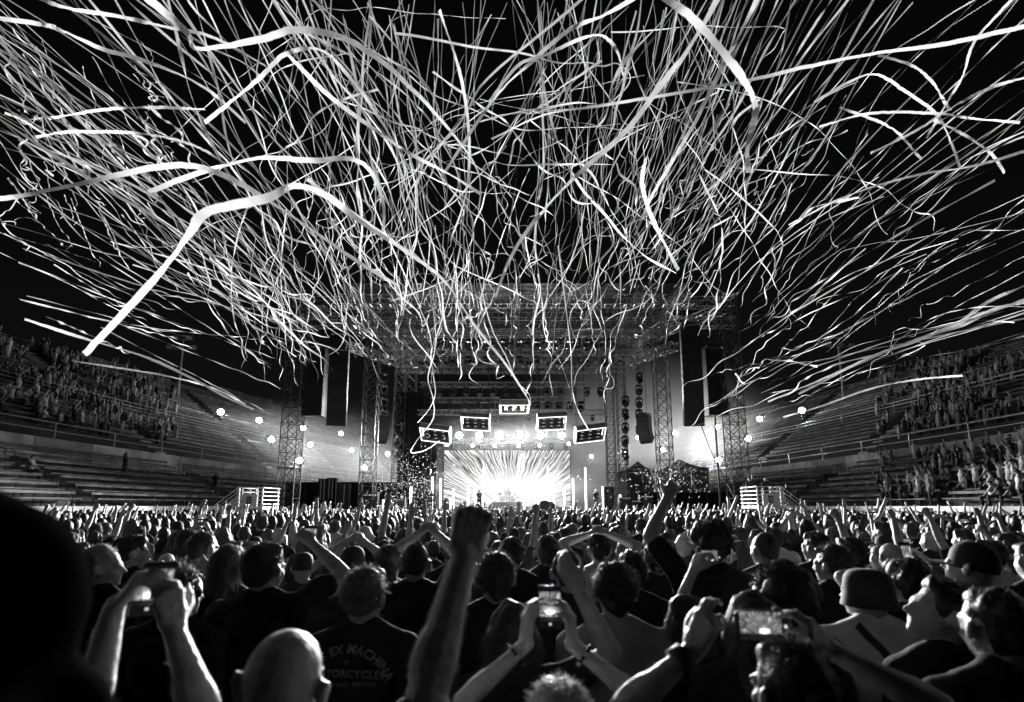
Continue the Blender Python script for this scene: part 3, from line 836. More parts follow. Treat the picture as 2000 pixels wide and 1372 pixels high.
PLT_R = platform(1480, 1530, 950, 988, 31, 1, 'bright railed viewing platform with stair right of the crowd', 'r')

# confetti still in the air
m = MB()
for k in range(1500):
    if k < 850: px_, py = random.gauss(790, 38), min(1000, random.gauss(945, 34)); Y = random.uniform(34, 44)
    elif k < 1250: px_, py = random.gauss(1320, 45), random.gauss(930, 22); Y = random.uniform(30, 37)
    else: px_, py = random.uniform(820, 1400), random.gauss(930, 50); Y = random.uniform(30, 46)
    c = P(px_, py, Y)
    if c.z < DECK: continue
    a = Vector((random.gauss(0, 1), random.gauss(0, 1), random.gauss(0, 1))).normalized() * random.uniform(.015, .035); b = a.orthogonal().normalized() * .022
    m.add([c - a - b, c + a - b, c + a + b, c - a + b], [(0, 1, 2, 3)])
tag(m.build('confetti', 'confetti'), 'white paper confetti flying beside the stage', 'confetti', kind='stuff')

# smoke drifting round the stage and over the right-hand terraces: closed billows of even density
def smoke_mat(name, dens, c, ax, an=.3):
    m = bpy.data.materials.new(name); m.use_nodes = True
    N, L = m.node_tree.nodes, m.node_tree.links
    N.remove(N['Principled BSDF'])
    v = N.new('ShaderNodeVolumePrincipled'); v.inputs['Color'].default_value = (.9, .9, .9, 1)
    v.inputs['Anisotropy'].default_value = an
    tc = N.new('ShaderNodeTexCoord'); mp = N.new('ShaderNodeMapping'); mp.vector_type = 'TEXTURE'
    mp.inputs['Location'].default_value = c; mp.inputs['Scale'].default_value = ax
    L.new(tc.outputs['Object'], mp.inputs[0])
    gr = N.new('ShaderNodeTexGradient'); gr.gradient_type = 'QUADRATIC_SPHERE'; L.new(mp.outputs[0], gr.inputs[0])
    nz = N.new('ShaderNodeTexNoise'); nz.inputs['Scale'].default_value = 2.6; nz.inputs['Detail'].default_value = 2; L.new(mp.outputs[0], nz.inputs['Vector'])
    mr = N.new('ShaderNodeMapRange'); mr.inputs[1].default_value = .38; mr.inputs[2].default_value = .66; mr.inputs[3].default_value = .35; mr.inputs[4].default_value = 1.0; L.new(nz.outputs['Fac'], mr.inputs[0])
    m1 = N.new('ShaderNodeMath'); m1.operation = 'MULTIPLY'; L.new(gr.outputs['Fac'], m1.inputs[0]); L.new(mr.outputs[0], m1.inputs[1])
    m2 = N.new('ShaderNodeMath'); m2.operation = 'MULTIPLY'; L.new(m1.outputs[0], m2.inputs[0]); m2.inputs[1].default_value = dens
    L.new(m2.outputs[0], v.inputs['Density'])
    L.new(v.outputs[0], N['Material Output'].inputs['Volume'])
    MATS[name] = m
def billow(c, ax, seed, dens, label, amp=.22):
    m = MB().ell((0, 0, 0), (1, 1, 1), 40, 24); vs = []
    for v in m.v:
        p = Vector(v); k = 1 + amp * mnoise.fractal(p * 1.6 + Vector((seed, 0, 0)), 1.0, 2.0, 3)
        q = Vector((c[0] + p.x * ax[0] * k, c[1] + p.y * ax[1] * k, c[2] + p.z * ax[2] * k)); q.z = max(q.z, .3)
        vs.append(tuple(q))
    m.v = vs
    smoke_mat('smoke_%g' % seed, dens, c, ax)
    tag(m.build('smoke', 'smoke_%g' % seed, smooth=True), label, 'smoke', 'smoke round the stage', 'stuff')
sc.cycles.volume_step_rate = 3.0
sc.cycles.volume_max_steps = 64
billow((19, 78, 4), (27, 23, 24), 1, .30, 'bright smoke drifting behind the right side of the stage')
billow((-26, 72, 4), (28, 26, 13), 2, .10, 'thin smoke behind the left side of the stage')
billow((0, 52, 8.5), (15, 7, 5), 5, .004, 'smoke added as bloom round the lamps over the screen')  # added smoke, stands in for lens bloom on these lamps
billow((1, 50, 3), (13.5, 9, 3.6), 3, .045, 'low bright smoke over the stage floor')
# ================================================================== PAPER STREAMERS
def catmull(pts, n):
    P_ = [pts[0] * 2 - pts[1]] + list(pts) + [pts[-1] * 2 - pts[-2]]; out = []
    segs = len(pts) - 1
    for i in range(segs):
        a, b, c, d = P_[i:i + 4]
        k = max(2, n // segs)
        for j in range(k):
            t = j / k
            out.append(.5 * ((2 * b) + (c - a) * t + (2 * a - 5 * b + 4 * c - d) * t * t + (3 * b - a - 3 * c + d) * t ** 3))
    out.append(pts[-1]); return out
def ribbon(path, w, rr, twist=1.0, face=.75, taper=False):
    """a flat paper band along a path; it mostly faces the crowd and twists here and there"""
    n = len(path); vs = []; ph = rr.uniform(0, 6.28); ph2 = rr.uniform(0, 6.28); f1 = rr.uniform(.6, 1.6) * twist; f2 = rr.uniform(2, 4.5) * twist
    for i, p in enumerate(path):
        d = (path[min(i + 1, n - 1)] - path[max(i - 1, 0)]).normalized()
        view = (p - Vector((0, 0, CAMZ))).normalized()
        s = d.cross(view)
        if s.length < .05: s = d.orthogonal()
        s.normalize(); b = s.cross(d)
        u = i / (n - 1)
        a = (1 - face) * 3.6 * math.sin(u * 6.28 * f1 + ph) + .45 * twist * math.sin(u * 6.28 * f2 + ph2)
        q = (s * math.cos(a) + b * math.sin(a)) * (w / 2)
        if taper and u > .93: q *= max(.25, (1 - u) / .07)
        vs += [p - q, p + q]
    return vs, [(2 * i, 2 * i + 1, 2 * i + 3, 2 * i + 2) for i in range(n - 1)]
ALL = []       # (visible size, verts, faces, label, group)
def add_streamer(path, w, rr, label=None, group=None, **k):
    v, f = ribbon(path, w, rr, **k)
    size = 0.0; prev = None
    for p in path:
        if p.y * cp + (p.z - CAMZ) * sp < .4: prev = None; continue
        q = PX(p)
        if prev is not None and -50 < q[0] < 2050 and -50 < q[1] < 1100:
            size += math.hypot(q[0] - prev[0], q[1] - prev[1]) * w * FPX / p.y
        prev = q
    ALL.append((size, v, f, label, group))
# --- the large ones, one by one: pixels and depth
HERO = [
 ('broad bright streamer bending down to the left-hand spectators', [(165, 692, 4.2), (215, 640, 3.9), (275, 575, 3.4), (330, 512, 2.9), (372, 452, 2.55), (398, 418, 2.4), (450, 402, 2.4), (520, 388, 2.5), (580, 364, 2.7), (640, 384, 3.4), (700, 430, 4.2), (760, 470, 5)], .066),
 ('long smooth streamer sweeping right from the left picture edge at mid height', [(-20, 390, 5), (35, 384, 4.6), (180, 354, 3.9), (300, 328, 3.6), (390, 327, 3.6), (480, 365, 4.0), (590, 436, 4.8), (700, 512, 6), (780, 560, 7.5)], .062),
 ('flat wavy streamer just below the left sweeping one', [(290, 376, 4.4), (360, 348, 4.0), (430, 326, 3.7), (510, 309, 3.7), (610, 314, 3.9), (690, 312, 4.3), (730, 345, 5), (750, 410, 6), (745, 470, 7)], .058),
 ('broad kinked streamer at the upper left, turning sharply in a hook', [(275, -15, 2.2), (330, 32, 2.3), (368, 68, 2.4), (384, 94, 2.5), (440, 90, 2.6), (520, 74, 2.7), (572, 59, 2.8), (640, 66, 3.0), (705, 92, 3.4), (780, 150, 4.0), (870, 245, 5), (935, 340, 6.2), (935, 420, 7.5)], .052),
 ('broad streamer curling down at the upper right like a hook', [(1290, -8, 2.5), (1348, 32, 2.5), (1400, 88, 2.5), (1448, 150, 2.6), (1474, 200, 2.8), (1471, 245, 3.1), (1459, 292, 3.5), (1463, 338, 4.2)], .058),
 ('long broad diagonal streamer falling from the top right to the centre', [(1412, -20, 2.6), (1350, 88, 2.9), (1290, 168, 3.2), (1220, 258, 3.6), (1130, 340, 4.2), (1070, 402, 4.8), (1018, 468, 5.6), (990, 520, 6.6), (968, 580, 8)], .056),
 ('straight bright streamer falling from the top edge right of centre', [(1488, -20, 3.2), (1440, 78, 3.5), (1414, 124, 3.8), (1362, 230, 4.4), (1316, 310, 5.2), (1270, 390, 6.4), (1240, 460, 7.5)], .055),
 ('long flat streamer crossing the whole upper right', [(2030, 45, 3.6), (1850, 85, 4.0), (1700, 106, 4.4), (1580, 130, 4.8), (1450, 160, 5.2), (1300, 186, 5.8), (1180, 206, 6.2), (1060, 226, 6.8), (960, 272, 8)], .05),
 ('thick drooping streamer right of centre above the roof', [(1262, 308, 5), (1254, 350, 4.8), (1262, 395, 4.7), (1280, 440, 4.8), (1302, 484, 5.2), (1325, 528, 6)], .06),
 ('long curved streamer running from mid left down towards the stage', [(560, 105, 4.2), (640, 185, 4.4), (720, 245, 4.8), (800, 300, 5.4), (880, 342, 6.0), (940, 380, 7)], .056),
 ('long curved streamer reaching from left of centre to above the lamps', [(600, 350, 4.5), (680, 410, 4.9), (780, 482, 5.6), (870, 552, 6.6), (930, 640, 8), (990, 715, 10), (1035, 785, 12)], .058),
 ('streamer arching over the upper centre and curling at its end', [(955, 200, 6), (1010, 130, 5.4), (1065, 108, 5.2), (1130, 78, 5.0), (1175, 70, 5.0), (1205, 100, 5.2), (1218, 150, 5.6)], .05),
 ('long rising streamer from the centre to the top right', [(860, 350, 8), (960, 200, 6.2), (1040, 120, 5.4), (1110, 60, 4.9), (1180, 30, 4.6), (1250, -10, 4.4)], .06),
 ('pale streamer looping across the upper left from the hook', [(400, 240, 4.6), (450, 200, 4.4), (510, 150, 4.2), (560, 105, 4.1), (630, 100, 4.2), (690, 160, 4.8), (740, 230, 5.6), (800, 330, 7)], .05),
 ('level streamer floating at the far left, upper one', [(95, 232, 5), (200, 215, 4.8), (300, 210, 4.8), (400, 214, 5.2)], .04),
 ('level streamer floating at the far left, lower one', [(70, 268, 5), (140, 258, 4.8), (280, 262, 4.8), (380, 285, 5.4), (440, 320, 6)], .04),
 ('knotted streamer entering at the left edge near the top', [(-20, 34, 4), (80, 48, 4), (120, 60, 4.2), (200, 96, 4.4), (290, 122, 4.8), (400, 172, 5.4), (480, 240, 6.4)], .052),
 ('streamer slanting across the top left corner', [(60, -10, 4), (130, 16, 4.2), (230, 32, 4.4), (320, 52, 4.8), (420, 75, 5.4), (520, 130, 6.4)], .05),
 ('streamer trailing over the left terraces to the floodlights', [(48, 624, 9), (160, 660, 9.6), (290, 700, 10.6), (380, 742, 12), (440, 775, 13.5), (495, 800, 15)], .085),
 ('long thin streamer over the left terraces below the broad one', [(140, 705, 10), (250, 722, 11), (340, 738, 12), (420, 760, 14), (480, 790, 16)], .06),
 ('striped looking streamer hanging down the upper centre', [(858, 20, 6), (872, 60, 6), (892, 120, 6.2), (906, 180, 6.4), (915, 250, 6.8), (916, 330, 7.4), (905, 400, 8.2), (880, 470, 9.4)], .062),
 ('streamer arching through the star of crossing streamers, from upper left', [(1590, 200, 6), (1660, 160, 5.6), (1712, 146, 5.4), (1770, 180, 5.4), (1830, 225, 5.6), (1858, 280, 6), (1876, 330, 6.6)], .042),
 ('streamer passing level through the star at the right', [(1600, 248, 6), (1700, 222, 5.6), (1830, 222, 5.4), (1900, 232, 5.6), (1992, 240, 6)], .04),
 ('streamer curving from the top into the star at the right', [(1715, 108, 6), (1780, 128, 5.6), (1820, 160, 5.4), (1848, 205, 5.4), (1856, 214, 5.6)], .042),
 ('streamer falling away below the star to the lower right', [(1825, 235, 5.6), (1880, 262, 5.6), (1935, 300, 5.8), (1962, 338, 6.2)], .042),
 ('streamer rising through the star to the right edge', [(1700, 300, 7), (1790, 255, 6), (1860, 210, 5.4), (1940, 170, 5), (2020, 148, 4.8)], .046),
 ('streamer bowing from the star down to the right', [(1640, 210, 6), (1740, 250, 6), (1800, 312, 6.4)], .042),
 ('steep straight streamer passing down through the star', [(1985, -10, 5), (1905, 80, 5.2), (1880, 150, 5.4), (1850, 200, 5.6), (1810, 270, 6.2)], .04),
 ('gently bowed streamer from the right edge towards the roof', [(2020, 290, 5), (1900, 325, 5.6), (1780, 345, 6.4), (1650, 385, 7.4), (1540, 440, 9)], .042),
 ('wavy streamer above the right-hand terraces, longest of its bundle', [(2010, 555, 9), (1930, 590, 10), (1850, 640, 11), (1700, 700, 13), (1560, 770, 16)], .085),
 ('flat streamer skimming the right-hand spectators', [(1880, 734, 13), (1790, 742, 13.5), (1700, 760, 14.5), (1600, 795, 16), (1530, 815, 18)], .075),
 ('streamer skimming above the right-hand upper railing', [(2010, 590, 10), (1940, 605, 10.5), (1830, 650, 11.5), (1720, 690, 13), (1620, 735, 15), (1500, 785, 18)], .09),
 ('long streamer hanging to the left lamp pod', [(900, 480, 12), (880, 570, 14), (858, 640, 16), (842, 690, 18), (846, 730, 20), (850, 770, 22), (838, 800, 24), (816, 826, 26)], .05),
 ('streamer reaching lowest, looping beside the left lamp pod', [(838, 560, 15), (850, 640, 18), (848, 690, 20), (836, 740, 23), (846, 780, 26), (845, 820, 29), (815, 860, 31), (803, 884, 32), (830, 880, 32), (858, 862, 32)], .06),
 ('streamer ending right above the rightmost lamp pod', [(1090, 480, 12), (1105, 600, 15), (1115, 690, 18), (1118, 760, 22), (1128, 800, 26), (1148, 838, 29)], .055),
 ('streamer ending at the middle lamp pod', [(930, 520, 13), (960, 640, 16), (990, 700, 19), (1010, 745, 22), (1034, 772, 25), (1036, 792, 27)], .055),
]
for i, (lab, pts, w) in enumerate(HERO):
    rr = random.Random(900 + i)
    path = catmull([P(*q) for q in pts], 120)
    for j, q in enumerate(path): q += Vector((mnoise.noise(Vector((j * .35, i * 7.1, 0))), mnoise.noise(Vector((j * .35, i * 7.1, 5))), mnoise.noise(Vector((j * .35, i * 7.1, 9))))) * .0035 * (1 + q.y * .12)
    add_streamer(path, w * .72, rr, lab, 'paper streamers over the crowd', twist=.9, face=.8)
# --- the rest follow the flight from the stage out over the crowd
def flight(x0, y0, d0, x1, y1, d1, rr, w, wig=.05, tail=.0, bow=0.0, n=50, freq=1.0, arch=0.0, **k):
    a, b = P(x0, y0, d0), P(x1, y1, d1)
    ax = b - a; Ln = ax.length; ax.normalize()
    s = ax.cross(UP)
    if s.length < .1: s = Vector((1, 0, 0))
    s.normalize(); t = s.cross(ax)
    ph = [rr.uniform(0, 6.28) for _ in range(6)]; fr = [rr.uniform(.35, .9) * freq, rr.uniform(1.0, 2.0) * freq, rr.uniform(3, 5.5) * freq]
    path = []
    for i in range(n):
        u = i / (n - 1)
        # spaced so that the far end keeps detail in the picture
        v = u
        p = a + ax * (Ln * v)
        env = Ln * wig * (.35 + .65 * u)
        nz_ = lambda f, a: mnoise.noise(Vector((u * f + a * 9.1, a * 3.7, a * 1.3)))
        l1 = 2.0 * nz_(fr[0] * 3.4, ph[0]) + .65 * nz_(fr[1] * 4.2, ph[1]) + .17 * nz_(fr[2] * 3.2, ph[4]) * (.4 + u)
        l2 = 2.0 * nz_(fr[0] * 3.4, ph[2]) + .65 * nz_(fr[1] * 4.2, ph[3]) + .17 * nz_(fr[2] * 3.2, ph[5]) * (.4 + u)
        tz = tail * .36 * max(0, u - .45) * (math.sin(fr[2] * 6.28 * u + ph[4]))
        tz2 = tail * .36 * max(0, u - .45) * (math.sin(fr[2] * 1.3 * 6.28 * u + ph[5]))
        p = p + s * (env * l1 + tz + bow * Ln * math.sin(u * math.pi)) + t * (env * .7 * l2 + tz2 + arch * Ln * math.sin(u * math.pi))
        path.append(p)
    return path
rr = random.Random(4)
U, G = rr.uniform, rr.gauss
def grp(n, fn, label, group):
    for _ in range(n):
        args, kw, w = fn()
        add_streamer(flight(*args, rr, w, **kw), w, rr, label, group, twist=U(.8, 2.0), face=U(.45, .88), taper=True)
def W(): return min(.055, max(.008, .0165 * math.exp(G(0, .5))))
def f_centre():
    x0 = U(560, 1440); k = U(.25, 1.0); x1 = 1000 + (x0 - 1000) * k + G(0, 50); y1 = U(520, 775) if abs(x1 - 970) < 170 and rr.random() < .6 else U(420, 640) + abs(G(0, 20))
    return (x0, U(-60, 60), U(4.5, 8), x1, y1, U(12, 22)), dict(wig=abs(G(0, .04)) + .018, tail=U(.0, .7), arch=U(-.05, .09), bow=G(0, .08)), W()
grp(98, f_centre, 'thin white paper streamer falling from the top edge towards the stage roof', 'streamers falling over the stage')
def f_left():
    if rr.random() < .55: x0, y0 = U(-20, 640), U(-40, 0)
    else: x0, y0 = -20, U(-20, 300)
    k = U(.45, .82); vx, vy = U(820, 1000), U(840, 1000)
    x1, y1 = x0 + (vx - x0) * k, y0 + (vy - y0) * k
    y1 = min(y1, 560 + .22 * x1 * U(.5, 1.2))
    return (x0, y0, U(3.8, 6.5), x1, y1, U(9, 17)), dict(wig=abs(G(0, .035)) + .014, tail=U(0, .6), bow=G(0, .08), arch=U(-.03, .09)), W()
grp(80, f_left, 'thin white paper streamer slanting down to the right in the left half of the sky', 'streamers slanting through the left sky')
def f_left_short():
    x0, y0 = U(-10, 330), U(60, 420)
    L_ = U(60, 200); a = U(.7, 1.25)
    return (x0, y0, U(5, 8), x0 + L_ * math.cos(a), y0 + L_ * math.sin(a), U(7, 11)), dict(wig=U(.02, .06), tail=U(.03, .16), n=46), W() * .9
grp(48, f_left_short, 'short crinkled white streamer in the far left of the sky', 'short streamers at the far left')
def f_right_low():
    y0 = U(180, 650); x0 = 2030 - (U(0, 420) if rr.random() < .45 else 0); y0 -= (2030 - x0) * -.35; vx, vy = U(1020, 1260), U(860, 1010)
    k = U(.25, .68)
    return (x0, y0, U(6, 10), x0 + (vx - x0) * k, y0 + (vy - y0) * k, U(13, 24)), dict(wig=abs(G(0, .022)) + .006, tail=U(0, .8), bow=G(0, .03), arch=U(-.01, .06)), W() * 1.0
grp(46, f_right_low, 'thin white streamer streaking from the right edge down to the right-hand tower', 'streamers streaking over the right terraces')
def f_right_up():
    if rr.random() < .75: x0, y0 = U(1330, 2020), U(-40, 0)
    else: x0, y0 = 2020, U(-20, 290)
    vx, vy = U(1000, 1220), U(820, 1000); k = U(.38, .72)
    return (x0, y0, U(5, 8), x0 + (vx - x0) * k, y0 + (vy - y0) * k, U(11, 20)), dict(wig=U(.005, .03), tail=U(0, .5), bow=U(-.03, .05), arch=U(0, .06)), W()
grp(52, f_right_up, 'thin white paper streamer slanting down to the left in the right half of the sky', 'streamers slanting through the right sky')
def f_right_gap():
    x0, y0 = U(1400, 1700), U(150, 430); x1 = x0 - U(60, 220); y1 = y0 + U(110, 300)
    return (x0, y0, U(7, 11), x1, min(y1, 640), U(13, 20)), dict(wig=U(.01, .04), tail=U(.1, .8), bow=G(0, .05), arch=U(-.02, .05)), W()
grp(40, f_right_gap, 'x', 'streamers between the stage roof and the right edge')
def f_left_low():
    y0 = U(400, 640); x0 = U(-20, 260); L_ = U(160, 420); a = U(.12, .62)
    return (x0, y0, U(7, 11), x0 + L_ * math.cos(a), y0 + L_ * math.sin(a), U(10, 17)), dict(wig=U(.006, .02), tail=U(0, .25)), W() * 1.1
grp(26, f_left_low, 'pale streamer drifting low over the left terraces', 'streamers low over the left terraces')
def f_left_fan():
    x0, y0 = U(260, 560), U(380, 560); x1, y1 = U(480, 640), U(640, 760)
    return (x0, y0, U(8, 12), x1, y1, U(14, 22)), dict(wig=U(.008, .03), tail=U(.05, .4), bow=U(-.05, .05)), W() * 1.1
grp(26, f_left_fan, 'thin streamer sinking towards the left-hand speaker tower', 'streamers sinking towards the left tower')
def f_cross():
    x0, y0 = U(560, 1420), U(20, 360); a = U(.2, 2.9); L_ = U(220, 520)
    return (x0, y0, U(5, 9), x0 + L_ * math.cos(a), min(640, y0 + L_ * math.sin(a)), U(8, 15)), dict(wig=U(.02, .05), tail=U(0, .4), bow=U(-.16, .16), arch=U(-.05, .1)), W()
grp(56, f_cross, 'loosely curved white streamer crossing the others above the stage', 'streamers crossing above the stage')
def f_tail():
    x0, y0 = U(600, 1330), U(380, 560); dx = (1000 - x0) * U(-.1, .35) + G(0, 25)
    return (x0, y0, U(13, 19), x0 + dx, y0 + U(110, 260), U(19, 27)), dict(wig=U(.02, .05), tail=U(.2, .8), n=56, freq=1.2), U(.022, .042)
grp(46, f_tail, 'crinkled tail of a white streamer hanging in front of the stage roof', 'streamer tails before the stage roof')
ALL.sort(key=lambda q: -q[0] - (1e9 if q[4] == 'paper streamers over the crowd' else 0))
def zone(x, y):
    if y < 40: return 'top edge ' + ['at far left', 'left of hook', 'at left', 'left of centre', 'at centre', 'right of centre', 'at right', 'near right corner', 'at far right'][max(0, min(8, int(x / 222.3)))]
    if x < 40: return 'left edge ' + ['at top', 'up high', 'halfway up', 'low down'][min(3, int(max(0, y) / 150))]
    if x > 1960: return 'right edge ' + ['at top', 'up high', 'halfway up', 'low down'][min(3, int(max(0, y) / 150))]
    row = 'high' if y < 280 else 'halfway' if y < 480 else 'low' if y < 600 else None
    col = ['far left', 'left', 'left tower', 'left roof corner', 'roof\'s left half', 'roof\'s middle', 'roof\'s right half', 'right roof corner', 'right speakers', 'right', 'far right'][max(0, min(10, int(x / 182)))]
    if row: return row + ' over ' + col
    return ['far left hillside', 'left hillside', 'left floodlights', 'left tower', 'left roof trusses', 'middle roof trusses', 'right roof trusses', 'right stage corner', 'right speakers', 'right lamp mast', 'far right terraces'][max(0, min(10, int(x / 182)))]
for size, v, f, lab, gp in ALL[:300]:
    m = MB(); m.v, m.f = [tuple(p) for p in v], f
    if gp != 'paper streamers over the crowd':
        pts = [PX((Vector(v[2 * i]) + Vector(v[2 * i + 1])) / 2) for i in range(len(v) // 2)]
        ins = [q for q in pts if -10 < q[0] < 2010 and -10 < q[1] < 1000] or pts
        wd = size / max(1, sum(math.hypot(a[0] - b[0], a[1] - b[1]) for a, b in zip(ins[:-1], ins[1:])))
        ch = Vector((ins[-1][0] - ins[0][0], ins[-1][1] - ins[0][1], 0)); cl = max(1, ch.length)
        dv = [((q[0] - ins[0][0]) * ch.y - (q[1] - ins[0][1]) * ch.x) / cl / cl for q in ins]
        sh = 'straight' if max(dv) - min(dv) < .06 else 'wavy' if max(dv) > .03 and min(dv) < -.03 else 'bowed'
        lab = '%s %s streamer, %s to %s' % ('broad' if wd > 5.5 else 'thin' if wd < 3.2 else 'narrow', sh, zone(*ins[0]), zone(*ins[-1]))
    tag(m.build('streamer', 'streamer', smooth=True), lab, 'streamer', gp)
m = MB()
for size, v, f, lab, gp in ALL[300:]: m.add(v, f)
tag(m.build('distant_streamers', 'streamer', smooth=True), 'the thinner white paper streamers filling the air above the crowd', 'streamers', kind='stuff')
# ================================================================== PEOPLE
for i, b in enumerate((.34, .42, .27, .38)): mat('skin%d' % i, b, .5, var=.16, scale=28, bump=.3, bscale=75, spec=.45)
for i, b in enumerate((.022, .035, .06, .26, .55, .62)): mat('cloth%d' % i, b, .85, var=.2, scale=8, bump=.35, bscale=22, spec=.2)
mat('skin_fair', .52, .5, var=.16, scale=28, bump=.3, bscale=75)
mat('blackcloth', .004, 1.0, var=.3, spec=0.0); mat('darkhair', .008, .9, var=.3, spec=.05)  # extra-dark cloth colour stands in for shade on the closest figure
mat('denim', .05, .85, var=.25, scale=12, bump=.2, bscale=60)
for i, b in enumerate((.03, .06, .13, .4)): mat('hair%d' % i, b, .5, var=.35, scale=40, spec=.5, trans=.25)
mat('cap', .03, .8, var=.2); mat('strap', .02, .7, var=.2); mat('print', .22, .8, var=.3, scale=30)
mat('phone_body', .015, .25, .2, var=.1); mat('metal', .6, .3, .9, var=.1)

class Blob:
    """rounded shapes that are fused into one skin by a voxel remesh"""
    def __init__(s): s.v, s.f = [], []
    def _add(s, rings):
        n = len(rings[0]); o = len(s.v)
        for rg in rings: s.v += [tuple(p) for p in rg]
        for i in range(len(rings) - 1):
            for k in range(n):
                a = o + i * n + k; b = o + i * n + (k + 1) % n
                s.f.append((a, b, b + n, a + n))
        s.f.append(tuple(range(o + n - 1, o - 1, -1))); e = o + (len(rings) - 1) * n; s.f.append(tuple(range(e, e + n)))
    def cone(s, p0, p1, r0, r1=None, n=9, flat=None):
        r1 = r0 if r1 is None else r1
        p0, p1 = Vector(p0), Vector(p1); d = p1 - p0
        if d.length < 1e-5: d = Vector((0, 0, 1e-4))
        L_ = d.length; d.normalize()
        if flat is not None:
            a = (flat[0] - d * flat[0].dot(d)).normalized(); k = flat[1]
        else: a = d.orthogonal().normalized(); k = 1
        b = d.cross(a); rings = []
        for t in (-85, -50, -15): rings.append((p0 + d * (r0 * math.sin(R(t))), r0 * math.cos(R(t))))
        for t in (15, 50, 85): rings.append((p1 + d * (r1 * math.sin(R(t))), r1 * math.cos(R(t))))
        s._add([[c + a * (q * k * math.cos(6.2832 * j / n)) + b * (q * math.sin(6.2832 * j / n)) for j in range(n)] for c, q in rings])
    def ell(s, c, ax, rot=None, nu=14, nv=9):
        c = Vector(c); rings = []
        for j in range(nv):
            ph = math.pi * (j + .35) / (nv - .3)
            rg = []
            for k in range(nu):
                th = 2 * math.pi * k / nu
                p = Vector((ax[0] * math.sin(ph) * math.cos(th), ax[1] * math.sin(ph) * math.sin(th), -ax[2] * math.cos(ph)))
                rg.append(c + (rot @ p if rot is not None else p))
            rings.append(rg)
        s._add(rings)
PENDING = []
def fuse(blob, voxel, smooth, post=None):
    """queue a blob; after flush() the returned dict holds the finished mesh"""
    d = {'blob': blob, 'voxel': voxel, 'smooth': smooth, 'post': post, 'mesh': None}
    PENDING.append(d); return d
def flush():
    tmp = []
    for d in PENDING:
        me = bpy.data.meshes.new('skin'); me.from_pydata(d['blob'].v, [], d['blob'].f); me.update()
        o = bpy.data.objects.new('tmp', me); TMP.objects.link(o)
        r = o.modifiers.new('r', 'REMESH'); r.mode = 'VOXEL'; r.voxel_size = d['voxel']
        s = o.modifiers.new('s', 'SMOOTH'); s.factor = .5; s.iterations = d['smooth']
        tmp.append(o)
    dg = bpy.context.evaluated_depsgraph_get(); dg.update()
    for d, o in zip(PENDING, tmp):
        me = bpy.data.meshes.new_from_object(o.evaluated_get(dg)); me.materials.clear()
        me.polygons.foreach_set('use_smooth', [True] * len(me.polygons))
        if d['post']: d['post'](me)
        d['mesh'] = me
    for o in tmp:
        m = o.data; bpy.data.objects.remove(o); bpy.data.meshes.remove(m)
    PENDING.clear()
TMP = bpy.data.collections.new('tmp'); COL.children.link(TMP)
def folds(seed, amp=.007, sc_=7.0):
    def post(me):
        n = len(me.vertices); co = np.empty(n * 3); me.vertices.foreach_get('co', co); co = co.reshape(-1, 3)
        no = np.empty(n * 3); me.vertex_normals.foreach_get('vector', no) if hasattr(me.vertex_normals, 'foreach_get') else None; no = no.reshape(-1, 3)
        rs = np.random.default_rng(seed); h = np.zeros(n)
        for k in range(9):
            dv = rs.normal(size=3); dv[2] *= .5; dv /= np.linalg.norm(dv); f = sc_ * rs.uniform(.8, 4.0)
            h += np.sin(co @ dv * f * 2.2 + rs.uniform(0, 6) + 1.6 * np.sin(co[:, 2] * rs.uniform(5, 12) + rs.uniform(0, 6))) / (1 + k * .35)
        co += no * (h * amp * .45)[:, None]
        me.vertices.foreach_set('co', co.ravel()); me.update()
    return post

